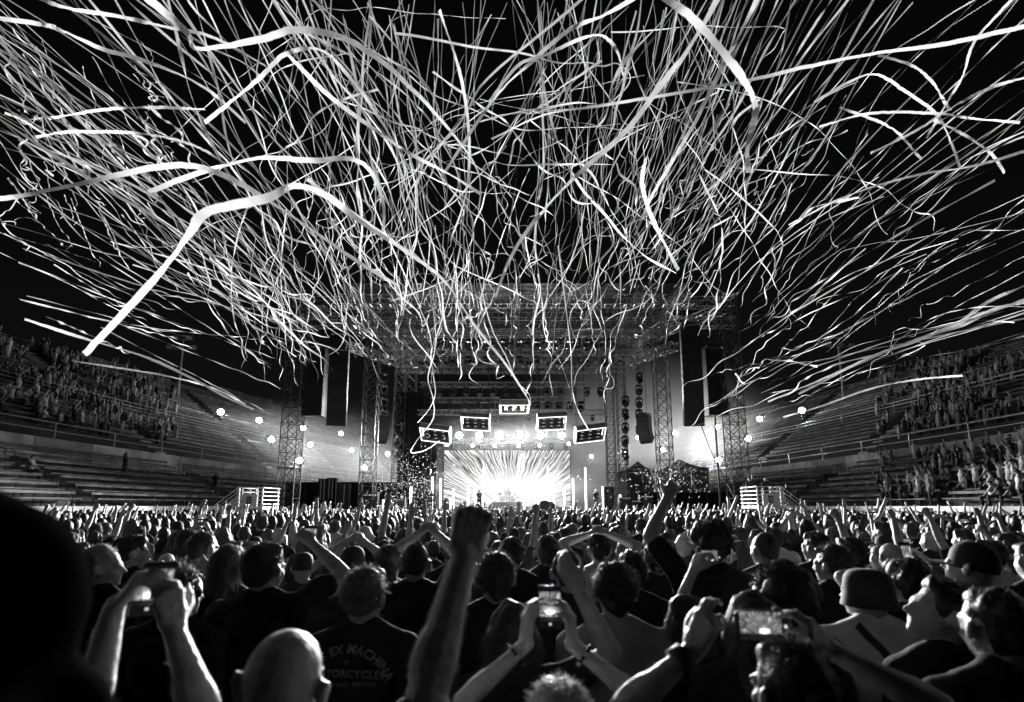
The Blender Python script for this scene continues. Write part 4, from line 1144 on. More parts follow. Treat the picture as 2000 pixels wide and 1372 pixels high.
def hand(B, wrist, d, palm, side, pose, k=1.0):
    """palm, four fingers and a thumb; d points along the hand, palm is where the palm faces, side is +1 for a right hand"""
    d = d.normalized(); n = (palm - d * palm.dot(d)).normalized(); s = d.cross(n) * (1 if side > 0 else -1)   # towards the thumb
    s = n.cross(d) * side
    K = [(.028, .088), (.009, .092), (-.011, .088), (-.029, .078)]; LEN = [(.040, .025, .021), (.045, .028, .022), (.041, .026, .021), (.032, .020, .019)]
    curls = {'fist': ((80, 95, 60),) * 4, 'open': ((8, 10, 8), (4, 8, 6), (6, 10, 8), (12, 14, 10)), 'relax': ((25, 30, 18), (30, 34, 20), (34, 36, 22), (38, 38, 22)),
             'hold': ((16, 34, 22), (20, 36, 24), (26, 38, 26), (34, 40, 26)), 'grip': ((38, 48, 30), (45, 52, 32), (50, 55, 34), (55, 58, 34)), 'frame': ((8, 52, 34), (10, 56, 36), (48, 60, 40), (56, 60, 40)), 'horns': ((5, 8, 5), (85, 95, 60), (85, 95, 60), (5, 8, 5)), 'point': ((5, 6, 4), (80, 90, 60), (82, 92, 60), (85, 92, 60))}[pose]
    for i in range(4):
        x, y = K[i]; base = wrist + (d * .012 + s * x * .7) * k; kn = wrist + (d * y + s * x) * k
        B.cone(base, kn, .0145 * k, .0112 * k); B.ell(kn - n * .004 * k, (.0118 * k,) * 3)
        p = kn; a = 0; r = (.0090, .0093, .0090, .0080)[i] * k
        for j in range(3):
            a += R(curls[i][j]); spread = (i - 1.5) * (-.10 if pose == 'open' else -.03) if a < 1 else 0
            dr = (d * math.cos(a) + n * math.sin(a) + s * spread).normalized()
            q = p + dr * LEN[i][j] * k; B.cone(p, q, r, r * .9); p = q; r *= .92
    B.ell(wrist + (d * .05 + n * .006) * k, (.033 * k, .046 * k, .0135 * k), Matrix((s, d, n)).transposed())
    tb = wrist + (d * .022 + s * .024 + n * .008) * k
    if pose == 'fist' or pose == 'horns': t1 = tb + (d * .035 + s * .016 + n * .028) * k; t2 = t1 + (d * .016 - s * .022 + n * .022) * k; t3 = t2 + (-s * .026) * k
    elif pose in ('grip', 'frame', 'hold'): t1 = tb + (d * .03 + s * .028 + n * .016) * k; t2 = t1 + (d * .026 + s * .010 + n * .014) * k; t3 = t2 + (d * .022 - s * .004 + n * .006) * k
    else: t1 = tb + (d * .03 + s * .03 + n * .008) * k; t2 = t1 + (d * .026 + s * .016) * k; t3 = t2 + (d * .022 + s * .008) * k
    B.cone(tb, t1, .0165 * k, .0125 * k); B.cone(t1, t2, .0118 * k, .0105 * k); B.cone(t2, t3, .0104 * k, .0092 * k)

def elbow(S, T, l1, l2, pole):
    d = T - S; L_ = min(d.length, (l1 + l2) * .995); d.normalize()
    a = (l1 * l1 - l2 * l2 + L_ * L_) / (2 * L_); h = math.sqrt(max(0, l1 * l1 - a * a))
    q = pole - d * pole.dot(d)
    if q.length < 1e-3: q = d.orthogonal()
    q.normalize()
    return S + d * a + q * h, S + d * L_
def make_person(H=1.75, armL=None, armR=None, yaw=0.0, nod=0.0, tilt=0.0, lean=0.0, build=1.0, voxel=.013, detail=True, hair='short', seed=0, sleeve=.62, seated=False, bare=False, legs=True, strands=900, hairk=1.0, thick=1.0):
    """facing +Y with feet at the origin. arm: dict(to=hand target, pole=elbow direction, pose=, palm=) or None for hanging"""
    k = H / 1.75; rr = random.Random(seed); b = build
    B, S_, T_ = Blob(), Blob(), Blob()
    hipz = .93 * k if not seated else .50 * k
    def V(x, y, z):       # upper body, leaning about the hips
        p = Vector((x * k, y * k, z * k)); q = Vector((0, 0, .93 * k)); v = Matrix.Rotation(-lean, 3, 'X') @ (p - q) + q
        return v - UP * (.93 * k - hipz)
    ell = lambda bl, c, ax, g=0: bl.ell(V(*c), (ax[0] * k + g, ax[1] * k + g, ax[2] * k + g))
    for bl, g in ((B, 0), (S_, .014)):
        if bl is S_ and bare: continue
        ell(bl, (0, 0, .97), (.165 * b, .115 * b, .13), g); ell(bl, (0, .0, 1.10), (.150 * b, .105 * b, .15), g); ell(bl, (0, .0, 1.26), (.170 * b, .112 * b, .17), g)
        ell(bl, (0, -.015, 1.36), (.175 * b, .095 * b, .10), g)
        bl.cone(V(-.165, -.01, 1.415), V(.165, -.01, 1.415), .058 * k + g)
        for s in (-1, 1): bl.cone(V(s * .04, -.015, 1.49), V(s * .15, -.012, 1.435), .05 * k + g * 1.1, .05 * k + g)
        for s in (-1, 1): bl.ell(V(s * .075, -.05, 1.3), (.07 * k + g, .06 * k + g, .11 * k + g))
    if not bare:
        for z in (.86, .92): S_.ell(V(0, 0, z), (.17 * b * k + .014, .125 * b * k + .014, .09 * k))
    if not bare: S_.cone(V(0, -.012, 1.43), V(0, -.008, 1.475), .078 * k, .068 * k)
    HC = V(0, .015, 1.625)
    B.cone(V(0, -.01, 1.44), HC - UP * .05 * k, .060 * k * (.5 + .5 * b), .056 * k)
    HR = Matrix.Rotation(yaw, 3, 'Z') @ Matrix.Rotation(-nod, 3, 'X') @ Matrix.Rotation(tilt, 3, 'Y')
    hk = (.55 + .45 * k) ; h = lambda x, y, z: HC + HR @ (Vector((x, y, z)) * hk)
    B.ell(h(0, -.012, .03), (.0755 * hk, .096 * hk, .088 * hk), HR); B.ell(h(0, .022, -.03), (.064 * hk, .074 * hk, .085 * hk), HR); B.ell(h(0, .04, -.078), (.046 * hk, .046 * hk, .036 * hk), HR)
    B.ell(h(0, -.035, -.03), (.062 * hk, .06 * hk, .07 * hk), HR)
    for s in (-1, 1):
        if hair != 'hat': B.ell(h(s * .087, -.006, -.010), (.0115 * hk, .022 * hk, .034 * hk), HR @ Matrix.Rotation(s * .5, 3, 'Z'))
        if hair != 'hat': B.ell(h(s * .096, -.018, .008), (.0095 * hk, .014 * hk, .022 * hk), HR)
        if detail: B.ell(h(s * .03, .088, .004), (.017 * hk, .01 * hk, .009 * hk), HR); B.cone(h(s * .012, .09, .022), h(s * .048, .078, .02), .009 * hk)
        B.ell(h(s * .04, .065, -.028), (.022 * hk, .02 * hk, .022 * hk), HR)
    B.cone(h(0, .092, .012), h(0, .112, -.026), .009 * hk, .014 * hk)
    if detail: B.cone(h(-.02, .088, -.058), h(.02, .088, -.058), .009 * hk); B.cone(h(-.016, .086, -.068), h(.016, .086, -.068), .009 * hk); B.ell(h(0, .082, -.093), (.02 * hk, .016 * hk, .014 * hk), HR)
    wr = {}
    for s, arm in ((-1, armL), (1, armR)):
        Sh = V(s * .185 * (.6 + .4 * b), -.01, 1.41)
        l1, l2 = .285 * k, .265 * k
        if arm is None:
            T = Sh + Vector((s * .07 * k, .09 * k, -.52 * k)); E, Wp = elbow(Sh, T, l1, l2, Vector((s * .3, -1, 0))); pose, palm, hd = 'relax', Vector((-s, 0, 0)), None
            if seated: T = V(s * .12, .33, .99); E, Wp = elbow(Sh, T, l1, l2, Vector((s, -.5, -.3))); palm = Vector((0, 0, -1))
        else:
            T = Vector(arm['to'])
            up = max(0, min(1, (T.z - Sh.z) / (.4 * k))); Sh = Sh + Vector((-s * .02 * up * k, 0, .045 * up * k))
            E, Wp = elbow(Sh, T, l1 * arm.get('l', 1), l2 * arm.get('l', 1), Vector(arm.get('pole', (s * .8, -.2, -.6)))); pose = arm.get('pose', 'relax'); palm = Vector(arm.get('palm', (0, 1, 0))); hd = arm.get('dir')
        fd = (Wp - E).normalized(); mid = E.lerp(Wp, .3)
        B.ell(Sh + Vector((0, 0, -.005)), (.062 * k, .06 * k, .062 * k))
        B.cone(Sh, E, .053 * k * thick * (.5 + .5 * b), .041 * k * thick); B.cone(E, mid, .042 * k * thick, .043 * k * thick); B.cone(mid, Wp, .043 * k * thick, .027 * k * thick)
        if voxel < .0095:
            sdv = fd.cross(palm).normalized() if fd.cross(palm).length > 1e-3 else fd.orthogonal()
            B.ell(E.lerp(Wp, .25) + sdv * .016 * k, (.034 * k * thick, .034 * k * thick, .085 * k), fd.to_track_quat('Z', 'Y').to_matrix()); B.ell(E.lerp(Wp, .22) - sdv * .014 * k - palm.normalized() * .008, (.030 * k * thick, .030 * k * thick, .075 * k), fd.to_track_quat('Z', 'Y').to_matrix())
            B.ell(Wp - sdv * .022 * k - palm.normalized() * .008 * k, (.012 * k, .012 * k, .014 * k)); B.ell(E - fd * .005, (.036 * k * thick,) * 3)
        fl = palm - fd * palm.dot(fd)
        if fl.length > 1e-3: B.cone(E.lerp(Wp, .8), Wp + fd * .012, .026 * k, .025 * k, flat=(fl.cross(fd).normalized(), 1.18))
        if detail or arm is not None:
            hand(B, Wp, Vector(hd) if hd else fd, palm, s, pose, k * (arm or {}).get('hs', 1.05))
        else: B.ell(Wp + fd * .07 * k, (.03 * k, .03 * k, .07 * k), Matrix((fd.orthogonal().normalized(), fd.cross(fd.orthogonal().normalized()), fd)).transposed())
        if not bare:
            Es = Sh.lerp(E, sleeve); S_.ell(Sh, (.07 * k + .008,) * 3); S_.cone(Sh, Es, .064 * k * (.5 + .5 * b) + .008, .064 * k)
        wr[s] = (Wp, fd)
    if legs:
        for s in (-1, 1):
            if seated: hp, kn, an = Vector((s * .09 * k, .0, hipz - .03 * k)), Vector((s * .13 * k, .42 * k, hipz)), Vector((s * .12 * k, .42 * k, .09 * k))
            else: hp, kn, an = Vector((s * .088 * k, 0, .90 * k)), Vector((s * .105 * k, .015 * k, .49 * k)), Vector((s * .11 * k, -.02 * k, .09 * k))
            for bl, g in ((B, 0), (T_, .012)):
                bl.cone(hp, kn, .083 * k * b + g, .056 * k + g); m_ = kn.lerp(an, .28); bl.cone(kn, m_, .056 * k + g, .058 * k + g); bl.cone(m_, an, .058 * k + g, .04 * k + g * 1.6)
            B.cone(an + Vector((0, -.03 * k, -.05 * k)), an + Vector((s * .02 * k, .15 * k, -.055 * k)), .042 * k, .034 * k)
        T_.ell(Vector((0, 0, hipz + .03 * k)), (.16 * b * k + .012, .11 * b * k + .012, .12 * k + .01))
    sm = (1 if voxel < .007 else 2) if voxel < .0095 else 4
    out = {'voxel': voxel, 'arms': {-1: armL, 1: armR}, 'H': H, 'k': k, 'HC': HC, 'HR': HR, 'hk': hk, 'wrist': wr, 'seed': seed, 'hair': hair, 'strands': strands, 'hairk': hairk}
    out['body'] = fuse(B, voxel, sm)
    out['shirt'] = None if bare else fuse(S_, max(.014, voxel), 4, folds(seed, .006 if detail else .009))
    out['trousers'] = fuse(T_, max(.018, voxel), 4, folds(seed + 5, .006)) if legs else None
    if hair == 'hood':
        Hs = Blob(); Hs.ell(h(0, -.03, .03), (.12 * hk, .13 * hk, .125 * hk), HR); Hs.ell(h(0, -.05, -.09), (.15 * hk, .12 * hk, .10 * hk), HR)
        out['hairblob'] = fuse(Hs, .012, 6, folds(seed + 9, .008, 9))
    elif hair not in ('bald', 'hat', 'cap'):
        Hs = Blob(); q = {'short': 1.05, 'messy': 1.1, 'buzz': 1.025, 'curly': 1.30, 'afro': 1.45, 'long': 1.1, 'bun': 1.07, 'grey': 1.06}[hair] * hairk
        Hs.ell(h(0, -.022, .040), (.0765 * hk * q, .094 * hk * q, .084 * hk * q), HR)
        Hs.ell(h(0, -.05, -.005), (.068 * hk * q, .056 * hk * q, .07 * hk * q), HR)
        if hair in ('messy', 'short'): Hs.ell(h(0, .035, .085), (.05 * hk * q, .05 * hk, .035 * hk * q), HR)
        if hair in ('curly', 'afro'):
            for _ in range(16):
                a = rr.uniform(0, 6.28); e = rr.uniform(-.6, 1.4); r_ = .085 * q * hk
                Hs.ell(h(math.cos(a) * math.cos(e) * .075 * q, -.03 + math.sin(a) * math.cos(e) * .075 * q, .03 + math.sin(e) * .07 * q), (.042 * q * hk,) * 3)
        if hair == 'long':
            for i in range(9): x = (i - 4) * .018; Hs.cone(h(x, -.07 - .02 * math.cos(x * 20), .02), h(x * 1.25 + rr.uniform(-.01, .01), -.095, -.20 - rr.uniform(0, .08)), .026 * hk, .016 * hk)
        if hair == 'bun': Hs.ell(h(0, -.10, .07), (.04 * hk, .04 * hk, .04 * hk))
        out['hairblob'] = fuse(Hs, .012 if detail else .016, 3, folds(seed + 9, .010 if hair != 'buzz' else .003, 16))
    return out
def strands_mesh(p):
    """loose hairs standing off the head"""
    rr = random.Random(p['seed'] + 77); hk, HR, HC = p['hk'], p['HR'], p['HC']; h = lambda v: HC + HR @ (v * hk); m = MB(); st = p['hair']; q = p['hairk']
    big = {'short': (.018, 1.02), 'messy': (.032, 1.06), 'buzz': (.010, 1.0), 'curly': (.075, 1.24), 'afro': (.07, 1.42), 'long': (.16, 1.06), 'bun': (.03, 1.03), 'grey': (.02, 1.02)}[st]
    for _ in range(p['strands']):
        a = rr.uniform(0, 6.283); z = rr.uniform(-.5, 1.0); y = math.sin(a) * math.sqrt(1 - z * z); x = math.cos(a) * math.sqrt(1 - z * z)
        if y > .45 and z < .55: continue
        if z < -.1 and y > -.1: continue
        n = Vector((x, y, z)); root = Vector((x * .0765, -.022 + y * .094, .040 + z * .084)) * 1.0; root = Vector((root.x * big[1] * q, -.022 + (root.y + .022) * big[1] * q, .04 + (root.z - .04) * big[1] * q))
        L_ = big[0] * rr.uniform(.4, 1.2); wd = .0016 * (1.4 if st in ('curly', 'afro') else 1)
        d = (n * .42 + Vector((rr.gauss(0, .5), rr.gauss(0, .5) + .1, rr.gauss(0, .35)))).normalized()
        if st == 'long': d = (n * .35 + Vector((rr.gauss(0, .12), -.1, -.9))).normalized()
        segs = 3 if st not in ('curly', 'afro') else 5
        pts = [root]; cur = root
        for j in range(segs):
            if st in ('curly', 'afro'): d = (d + Vector((rr.gauss(0, .9), rr.gauss(0, .9), rr.gauss(0, .9)))).normalized()
            else: d = (d + Vector((0, 0, -.18 if st != 'short' else -.05))).normalized()
            cur = cur + d * (L_ / segs); pts.append(cur)
        side = n.cross(d)
        if side.length < 1e-3: continue
        side = side.normalized() * wd; vs = []
        for j, c in enumerate(pts): f = 1 - .75 * j / segs; vs += [h(c - side * f), h(c + side * f)]
        m.add(vs, [(2 * j, 2 * j + 1, 2 * j + 3, 2 * j + 2) for j in range(segs)])
    return m
def merge_mesh(me, mb):
    """loose strands joined to the fused hair"""
    n = len(me.vertices); co = np.empty(n * 3); me.vertices.foreach_get('co', co)
    vs = [tuple(c) for c in co.reshape(-1, 3)]; fs = [tuple(p.vertices) for p in me.polygons]
    fs += [tuple(i + n for i in f) for f in mb.f]; vs += mb.v
    out = bpy.data.meshes.new('hair'); out.from_pydata(vs, [], fs); out.update()
    out.polygons.foreach_set('use_smooth', [True] * len(out.polygons)); return out
def hat_mesh(p, kind):
    hk, HR, HC = p['hk'], p['HR'], p['HC']; h = lambda x, y, z: HC + HR @ (Vector((x, y, z)) * hk); m = MB(); rings = []; n = 22
    prof_ = {'cap': [(1.06, -.005), (1.07, .03), (1.02, .07), (.85, .105), (.5, .128), (.05, .135)], 'hat': [(1.27, -.055), (1.20, -.028), (1.10, .004), (1.09, .04), (1.02, .075), (.84, .100), (.5, .112), (.05, .114)]}[kind]
    for r_, z in prof_: rings.append([h(.078 * r_ * math.cos(6.2832 * i / n), -.012 + .098 * r_ * math.sin(6.2832 * i / n), z + (.012 * math.sin(6.2832 * i / n * 2 + 1) if r_ > 1.4 else 0)) for i in range(n)])
    m.ring_surface(rings); vis = None
    if kind == 'cap':
        vis = MB(); g = []
        for j in range(5):
            u = j / 4; g.append([h(.075 * math.sin(a) * (1 - .1 * u), .06 + .03 * math.cos(a) + .085 * u * math.cos(a * .6), .012 - .02 * u - .012 * abs(math.sin(a))) for a in [R(x) for x in range(-75, 76, 15)]])
        vis.ring_surface(g, close=False)
    return m, vis
def assemble(p, name='person', skin='skin0', shirt='cloth0', trousers='denim', hairm='hair0', label='', group=None, loc=(0, 0, 0), rz=0.0):
    b = obj(name, p['body']['mesh'], skin); tag(b, label, 'person', group)
    if p['shirt']: obj('shirt', p['shirt']['mesh'], shirt).parent = b
    if p['trousers']: obj('trousers', p['trousers']['mesh'], trousers).parent = b
    if p['hair'] in ('cap', 'hat'):
        m, vis = hat_mesh(p, p['hair']); c = m.build(p['hair'] if p['hair'] == 'cap' else 'bucket_hat', 'cap', smooth=True); c.parent = b
        if vis: vis.build('visor', 'cap', smooth=True).parent = c
    elif p['hair'] != 'bald':
        me = p['hairblob']['mesh']
        if p['strands']: me = merge_mesh(me, strands_mesh(p))
        obj('hood' if p['hair'] == 'hood' else 'hair', me, hairm).parent = b
    b.location = loc; b.rotation_euler = (0, 0, rz)
    return b
# ---------------------------------------------------------------- people one can tell apart near the camera
def phone(c, right, up, w, h, label, lit=1.0, glow=True):
    """a phone: right and up are its own axes, the screen faces away from right x up"""
    right, up = right.normalized(), up.normalized(); nrm = right.cross(up).normalized()
    rot = Matrix((right, -nrm, up)).transposed()       # local y points away from the viewer
    root = thing('phone', label, 'phone', c)
    L_ = lambda x, y, z: Vector(c) + rot @ Vector((x, y, z))
    # rounded slab
    n = 6; r = w * .1; pts = []
    for cx, cz, a0 in ((w / 2 - r, h / 2 - r, 0), (-w / 2 + r, h / 2 - r, 90), (-w / 2 + r, -h / 2 + r, 180), (w / 2 - r, -h / 2 + r, 270)):
        for i in range(n): a = R(a0 + 90 * i / (n - 1)); pts.append((cx + r * math.cos(a), cz + r * math.sin(a)))
    m = MB(); m.ring_surface([[L_(x * .97, -.004, z * .98) for x, z in pts], [L_(x, -.002, z) for x, z in pts], [L_(x, .003, z) for x, z in pts], [L_(x * .97, .0045, z * .98) for x, z in pts]], caps=True)
    m.build('body', 'phone_body', root)
    s = MB(); s.add([L_(-w * .45, -.0046, -h * .44), L_(w * .45, -.0046, -h * .44), L_(w * .45, -.0046, h * .44), L_(-w * .45, -.0046, h * .44)], [(0, 1, 2, 3)])
    me = s.mesh('display'); uv = me.uv_layers.new(); 
    for i, q in enumerate(((0, 0), (1, 0), (1, 1), (0, 1))): uv.data[i].uv = q
    obj('display', me, 'phone_screen' if w < h else 'phone_screen_wide', root)
    MB().bar(L_(w * .3, .0045, h * .38), L_(w * .3, .0075, h * .38), w * .12, 12).build('camera_bump', 'phone_body', root)
    return root
def phone_mat(name, wide):
    """the filmed picture: streaks above, glare of the stage, dark heads below, black bars at the ends"""
    m = bpy.data.materials.new(name); m.use_nodes = True; N, L = m.node_tree.nodes, m.node_tree.links; N.clear()
    out = N.new('ShaderNodeOutputMaterial'); em = N.new('ShaderNodeEmission'); L.new(em.outputs[0], out.inputs[0])
    uv = N.new('ShaderNodeUVMap'); sx = N.new('ShaderNodeSeparateXYZ'); L.new(uv.outputs[0], sx.inputs[0])
    def M_(op, a, b=None, clamp=False):
        n = N.new('ShaderNodeMath'); n.operation = op; n.use_clamp = clamp
        for i, v in enumerate((a, b)):
            if v is None: continue
            if isinstance(v, (int, float)): n.inputs[i].default_value = v
            else: L.new(v, n.inputs[i])
        return n.outputs[0]
    u, v = sx.outputs[0], sx.outputs[1]; asp = 2.0 if wide else .55; hz_ = .30 if wide else .34
    x = M_('MULTIPLY', M_('SUBTRACT', u, .5), asp); z = M_('SUBTRACT', v, hz_)
    ang = M_('ARCTAN2', x, M_('ADD', z, .12)); rad = M_('SQRT', M_('ADD', M_('MULTIPLY', x, x), M_('MULTIPLY', z, z)))
    cb = N.new('ShaderNodeCombineXYZ'); L.new(M_('MULTIPLY', ang, 17.0), cb.inputs[0]); L.new(M_('MULTIPLY', rad, 2.0), cb.inputs[1])
    nz = N.new('ShaderNodeTexNoise'); nz.inputs['Scale'].default_value = 1.6; nz.inputs['Detail'].default_value = 3; L.new(cb.outputs[0], nz.inputs['Vector'])
    rp = N.new('ShaderNodeValToRGB'); rp.color_ramp.elements[0].position = .5; rp.color_ramp.elements[1].position = .66; rp.color_ramp.elements[0].color = (.015,) * 3 + (1,); rp.color_ramp.elements[1].color = (.55,) * 3 + (1,); L.new(nz.outputs['Fac'], rp.inputs[0])
    core = M_('ADD', M_('MULTIPLY', M_('POWER', M_('SUBTRACT', 1.0, M_('MULTIPLY', rad, 4.2 if wide else 3.6), True), 1.7), 1.1), M_('MULTIPLY', M_('MULTIPLY', M_('LESS_THAN', M_('ABSOLUTE', x), .2 if wide else .13), M_('LESS_THAN', M_('ABSOLUTE', M_('SUBTRACT', z, .03)), .075 if wide else .05)), .7))
    cb2 = N.new('ShaderNodeCombineXYZ'); L.new(M_('MULTIPLY', x, 16.0), cb2.inputs[0])
    n2 = N.new('ShaderNodeTexNoise'); n2.inputs['Scale'].default_value = 1.0; n2.inputs['Detail'].default_value = 3; L.new(cb2.outputs[0], n2.inputs['Vector'])
    heads = M_('GREATER_THAN', v, M_('ADD', hz_ - .16, M_('MULTIPLY', n2.outputs['Fac'], .20)))
    if wide: bars = M_('MULTIPLY', M_('GREATER_THAN', u, .03), M_('LESS_THAN', u, .84))
    else: bars = M_('MULTIPLY', M_('GREATER_THAN', v, .15), M_('LESS_THAN', v, .91))
    pic = M_('MULTIPLY', M_('ADD', M_('ADD', rp.outputs[0], core), .02), M_('ADD', M_('MULTIPLY', heads, .97), .03))
    dot = M_('LESS_THAN', M_('SQRT', M_('ADD', M_('POWER', M_('MULTIPLY', M_('SUBTRACT', u, .92 if wide else .5), asp), 2.0), M_('POWER', M_('SUBTRACT', v, .5 if wide else .075), 2.0))), .065 if wide else .032)
    L.new(M_('ADD', M_('ADD', M_('MULTIPLY', M_('MULTIPLY', pic, bars), 1.4), M_('MULTIPLY', dot, .8)), .006), em.inputs[1])
    MATS[name] = m
phone_mat('phone_screen', False); phone_mat('phone_screen_wide', True)

HEROES = []
def hero(px_, pytop, Y, label, hair='short', shirt='cloth0', skin='skin0', hairm='hair0', armL=None, armR=None, voxel=.012, rz=0.0, **k):
    """a person at depth Y whose head top shows at the pixel; arm targets come as photo pixel + depth"""
    top = P(px_, pytop, Y)
    extra = {'hat': .012, 'cap': .012, 'afro': .05, 'curly': .03}.get(hair, .006 if hair != 'bald' else 0)
    H = (top.z - extra) / (1.742 / 1.75)
    base = Vector((top.x, Y - .0, 0)); Ri = Matrix.Rotation(-rz, 3, 'Z')
    def loc(a):
        if a is None: return None
        a = dict(a); a['to'] = Ri @ (P(*a['px']) - base)
        for q in ('palm', 'pole', 'dir'):
            if q in a: a[q] = Ri @ Vector(a[q])
        return a
    p = make_person(H, loc(armL), loc(armR), hair=hair, voxel=voxel, **k)
    HEROES.append((p, dict(skin=skin, shirt=shirt, hairm=hairm, label=label, loc=base, rz=rz)))
    return p, base
# --- nearest row
hero(555, 1232, 1.15, 'bald man near the camera seen from behind, bottom left of centre', 'bald', 'cloth1', 'skin2', seed=1, voxel=.008, tilt=.10, nod=.05, build=1.05)
deus, deus_b = hero(715, 1112, 2.3, 'man with short hair in a dark shirt with lettering across its back', 'messy', 'cloth0', 'skin0', 'hair2', seed=2, yaw=-.25, tilt=.08, build=1.02, strands=2600)
hero(520, 1064, 2.7, 'wavy haired man in black with his right arm up holding a phone', 'messy', 'cloth0', 'skin0', 'hair1', seed=3, yaw=-.3, armR=dict(px=(608, 1060, 2.95), pole=(1, -.2, -.6), pose='grip', palm=(-.5, .8, 0)), strands=2600, hairk=1.05)
hero(652, 1101, 3.3, 'short haired man behind the lettered shirt, head turned right', 'short', 'cloth1', 'skin1', 'hair1', seed=4, yaw=-.5, strands=1500)
hero(967, 1082, 2.55, 'curly topped man in black just right of the raised fist', 'messy', 'cloth0', 'skin0', 'hair1', seed=5, yaw=.15, strands=2600, build=1.08)
hero(1200, 1104, 2.3, 'man with short curls in a grey shirt seen from behind, centre right', 'messy', 'cloth3', 'skin0', 'hair0', seed=6, yaw=-.05, strands=3000, build=1.05, hairk=1.04)
# raised fist arm
hero(800, 1392, 1.02, 'short person whose bare forearm and fist rise before the stage', 'short', 'cloth1', 'skin_fair', armR=dict(px=(905, 1086, 1.2), pole=(-.8, -.2, -.5), pose='fist', palm=(-.3, 1, 0), l=1.2, hs=1.3), voxel=.006, seed=7, strands=0, build=1.1, thick=1.14)
# woman filming with an upright phone
hero(1090, 1340, 1.45, 'fair haired woman filming with an upright phone, bottom centre', 'messy', 'cloth1', 'skin1', 'hair3', seed=8, strands=2600,
     armL=dict(px=(1024, 1262, 1.62), pole=(-1, -.1, -.55), pose='hold', palm=(1, .45, 0), dir=(.14, .12, 1)), armR=dict(px=(1122, 1264, 1.62), pole=(1, -.1, -.55), pose='hold', palm=(-1, .45, 0), dir=(-.14, .12, 1)), voxel=.0075, thick=.86)
# man filming with a level phone, both hands
hero(1545, 1258, 1.3, 'bearded man filming with a level phone held in both hands, bottom right', 'short', 'cloth0', 'skin0', 'hair0', seed=9, yaw=.25, strands=1800,
     armL=dict(px=(1352, 1272, 1.40), pole=(-1, -.2, -.5), pose='frame', palm=(.75, .6, 0), dir=(.42, .0, .75)), armR=dict(px=(1632, 1276, 1.42), pole=(1, -.2, -.55), pose='frame', palm=(-.75, .6, .0), dir=(-.62, .0, .55)), voxel=.0075, thick=1.0, build=1.1)
# dark arm with a wristband before the grey shirt
hero(1000, 1182, 2.0, 'blurred woman with loose dark hair reaching an arm up, bottom centre', 'long', 'cloth0', 'skin2', 'hair0', seed=10, strands=2600, armR=dict(px=(1128, 1150, 1.85), pole=(1, -.2, -.8), pose='grip', palm=(0, 1, 0)), voxel=.011)
# tall dark shape filling the left edge
hero(-165, 975, .52, 'very close dark figure in black filling the left edge', 'hood', 'blackcloth', 'skin2', 'blackcloth', seed=11, strands=0, build=1.35, sleeve=.98, yaw=.9)
# arms lit along their edges at lower left, holding a phone
hero(330, 1400, 1.2, 'person at lower left with two bare arms raised to a phone', 'short', 'cloth0', 'skin1', seed=12, strands=0,
     armL=dict(px=(222, 1190, 1.3), pole=(-.9, -.1, -.5), pose='grip', palm=(.8, .5, 0), dir=(.5, .1, .8)), armR=dict(px=(332, 1200, 1.3), pole=(1, -.1, -.5), pose='grip', palm=(-.7, .6, 0), dir=(-.3, .1, 1)), voxel=.0085, thick=1.05)
hero(350, 1102, 2.5, 'person with long curly hair at lower left', 'curly', 'cloth0', 'skin0', 'hair1', seed=13, yaw=-.6, strands=4500, hairk=.85)
hero(200, 1066, 3.0, 'light haired man looking right at the left side', 'grey', 'cloth0', 'skin1', 'hair3', seed=14, yaw=-1.1, strands=1500)
hero(258, 1046, 3.6, 'man with glasses turned right at the left side', 'short', 'cloth0', 'skin0', 'hair0', seed=15, yaw=-.8, strands=1200)
hero(368, 1036, 4.0, 'dark haired man in black left of the pair by the raised arms', 'short', 'cloth0', 'skin0', 'hair0', seed=16, yaw=-.1, strands=1200)
hero(398, 1038, 3.7, 'man with cropped hair and light collar, right of the dark haired man', 'buzz', 'cloth1', 'skin0', 'hair1', seed=17, yaw=-.3, strands=1200, armR=dict(px=(428, 1120, 3.5), pole=(1, -.3, -.3), pose='relax'))
hero(455, 1066, 3.0, 'long haired person between the wavy haired man and the pair', 'long', 'cloth0', 'skin1', 'hair2', seed=18, yaw=-.5, strands=1500)
# right side
hero(1388, 1016, 3.1, 'tall man with a mane of curls and one arm straight up', 'curly', 'cloth0', 'skin0', 'hair0', seed=19, strands=5200, armL=dict(px=(1304, 972, 3.2), pole=(-1, -.2, -.2), pose='point', palm=(.4, 1, 0), l=.98), sleeve=.75, hairk=.95, build=1.08)
hero(1340, 1165, 2.3, 'person holding a small level phone up before the curly man', 'long', 'cloth0', 'skin1', 'hair1', seed=20, strands=900, armR=dict(px=(1354, 1116, 2.45), pole=(-.6, -.2, -.8), pose='grip', palm=(.9, .4, 0)), voxel=.010, thick=.85)
hero(1522, 1102, 2.35, 'woman with a big round head of dark curls', 'afro', 'cloth0', 'skin0', 'hair0', seed=21, strands=5200, hairk=.95)
hero(1465, 1158, 2.0, 'person with smooth straight hair behind the level phone', 'long', 'cloth0', 'skin0', 'hair1', seed=22, strands=2200)
hat_p, hat_b = hero(1680, 1104, 2.5, 'man in a bucket hat and pale shirt with a strap across his back', 'hat', 'cloth4', 'skin0', seed=23, yaw=.5, build=1.32, lean=-.05)
hero(1838, 1132, 1.95, 'man in glasses looking up in profile, lower right', 'short', 'cloth0', 'skin0', 'hair0', seed=24, yaw=1.35, nod=-.35, strands=1800)
hero(1893, 1058, 2.75, 'man in a cap and grey shirt near the right edge', 'cap', 'cloth3', 'skin1', seed=25, yaw=.6, nod=-.2, build=1.2)
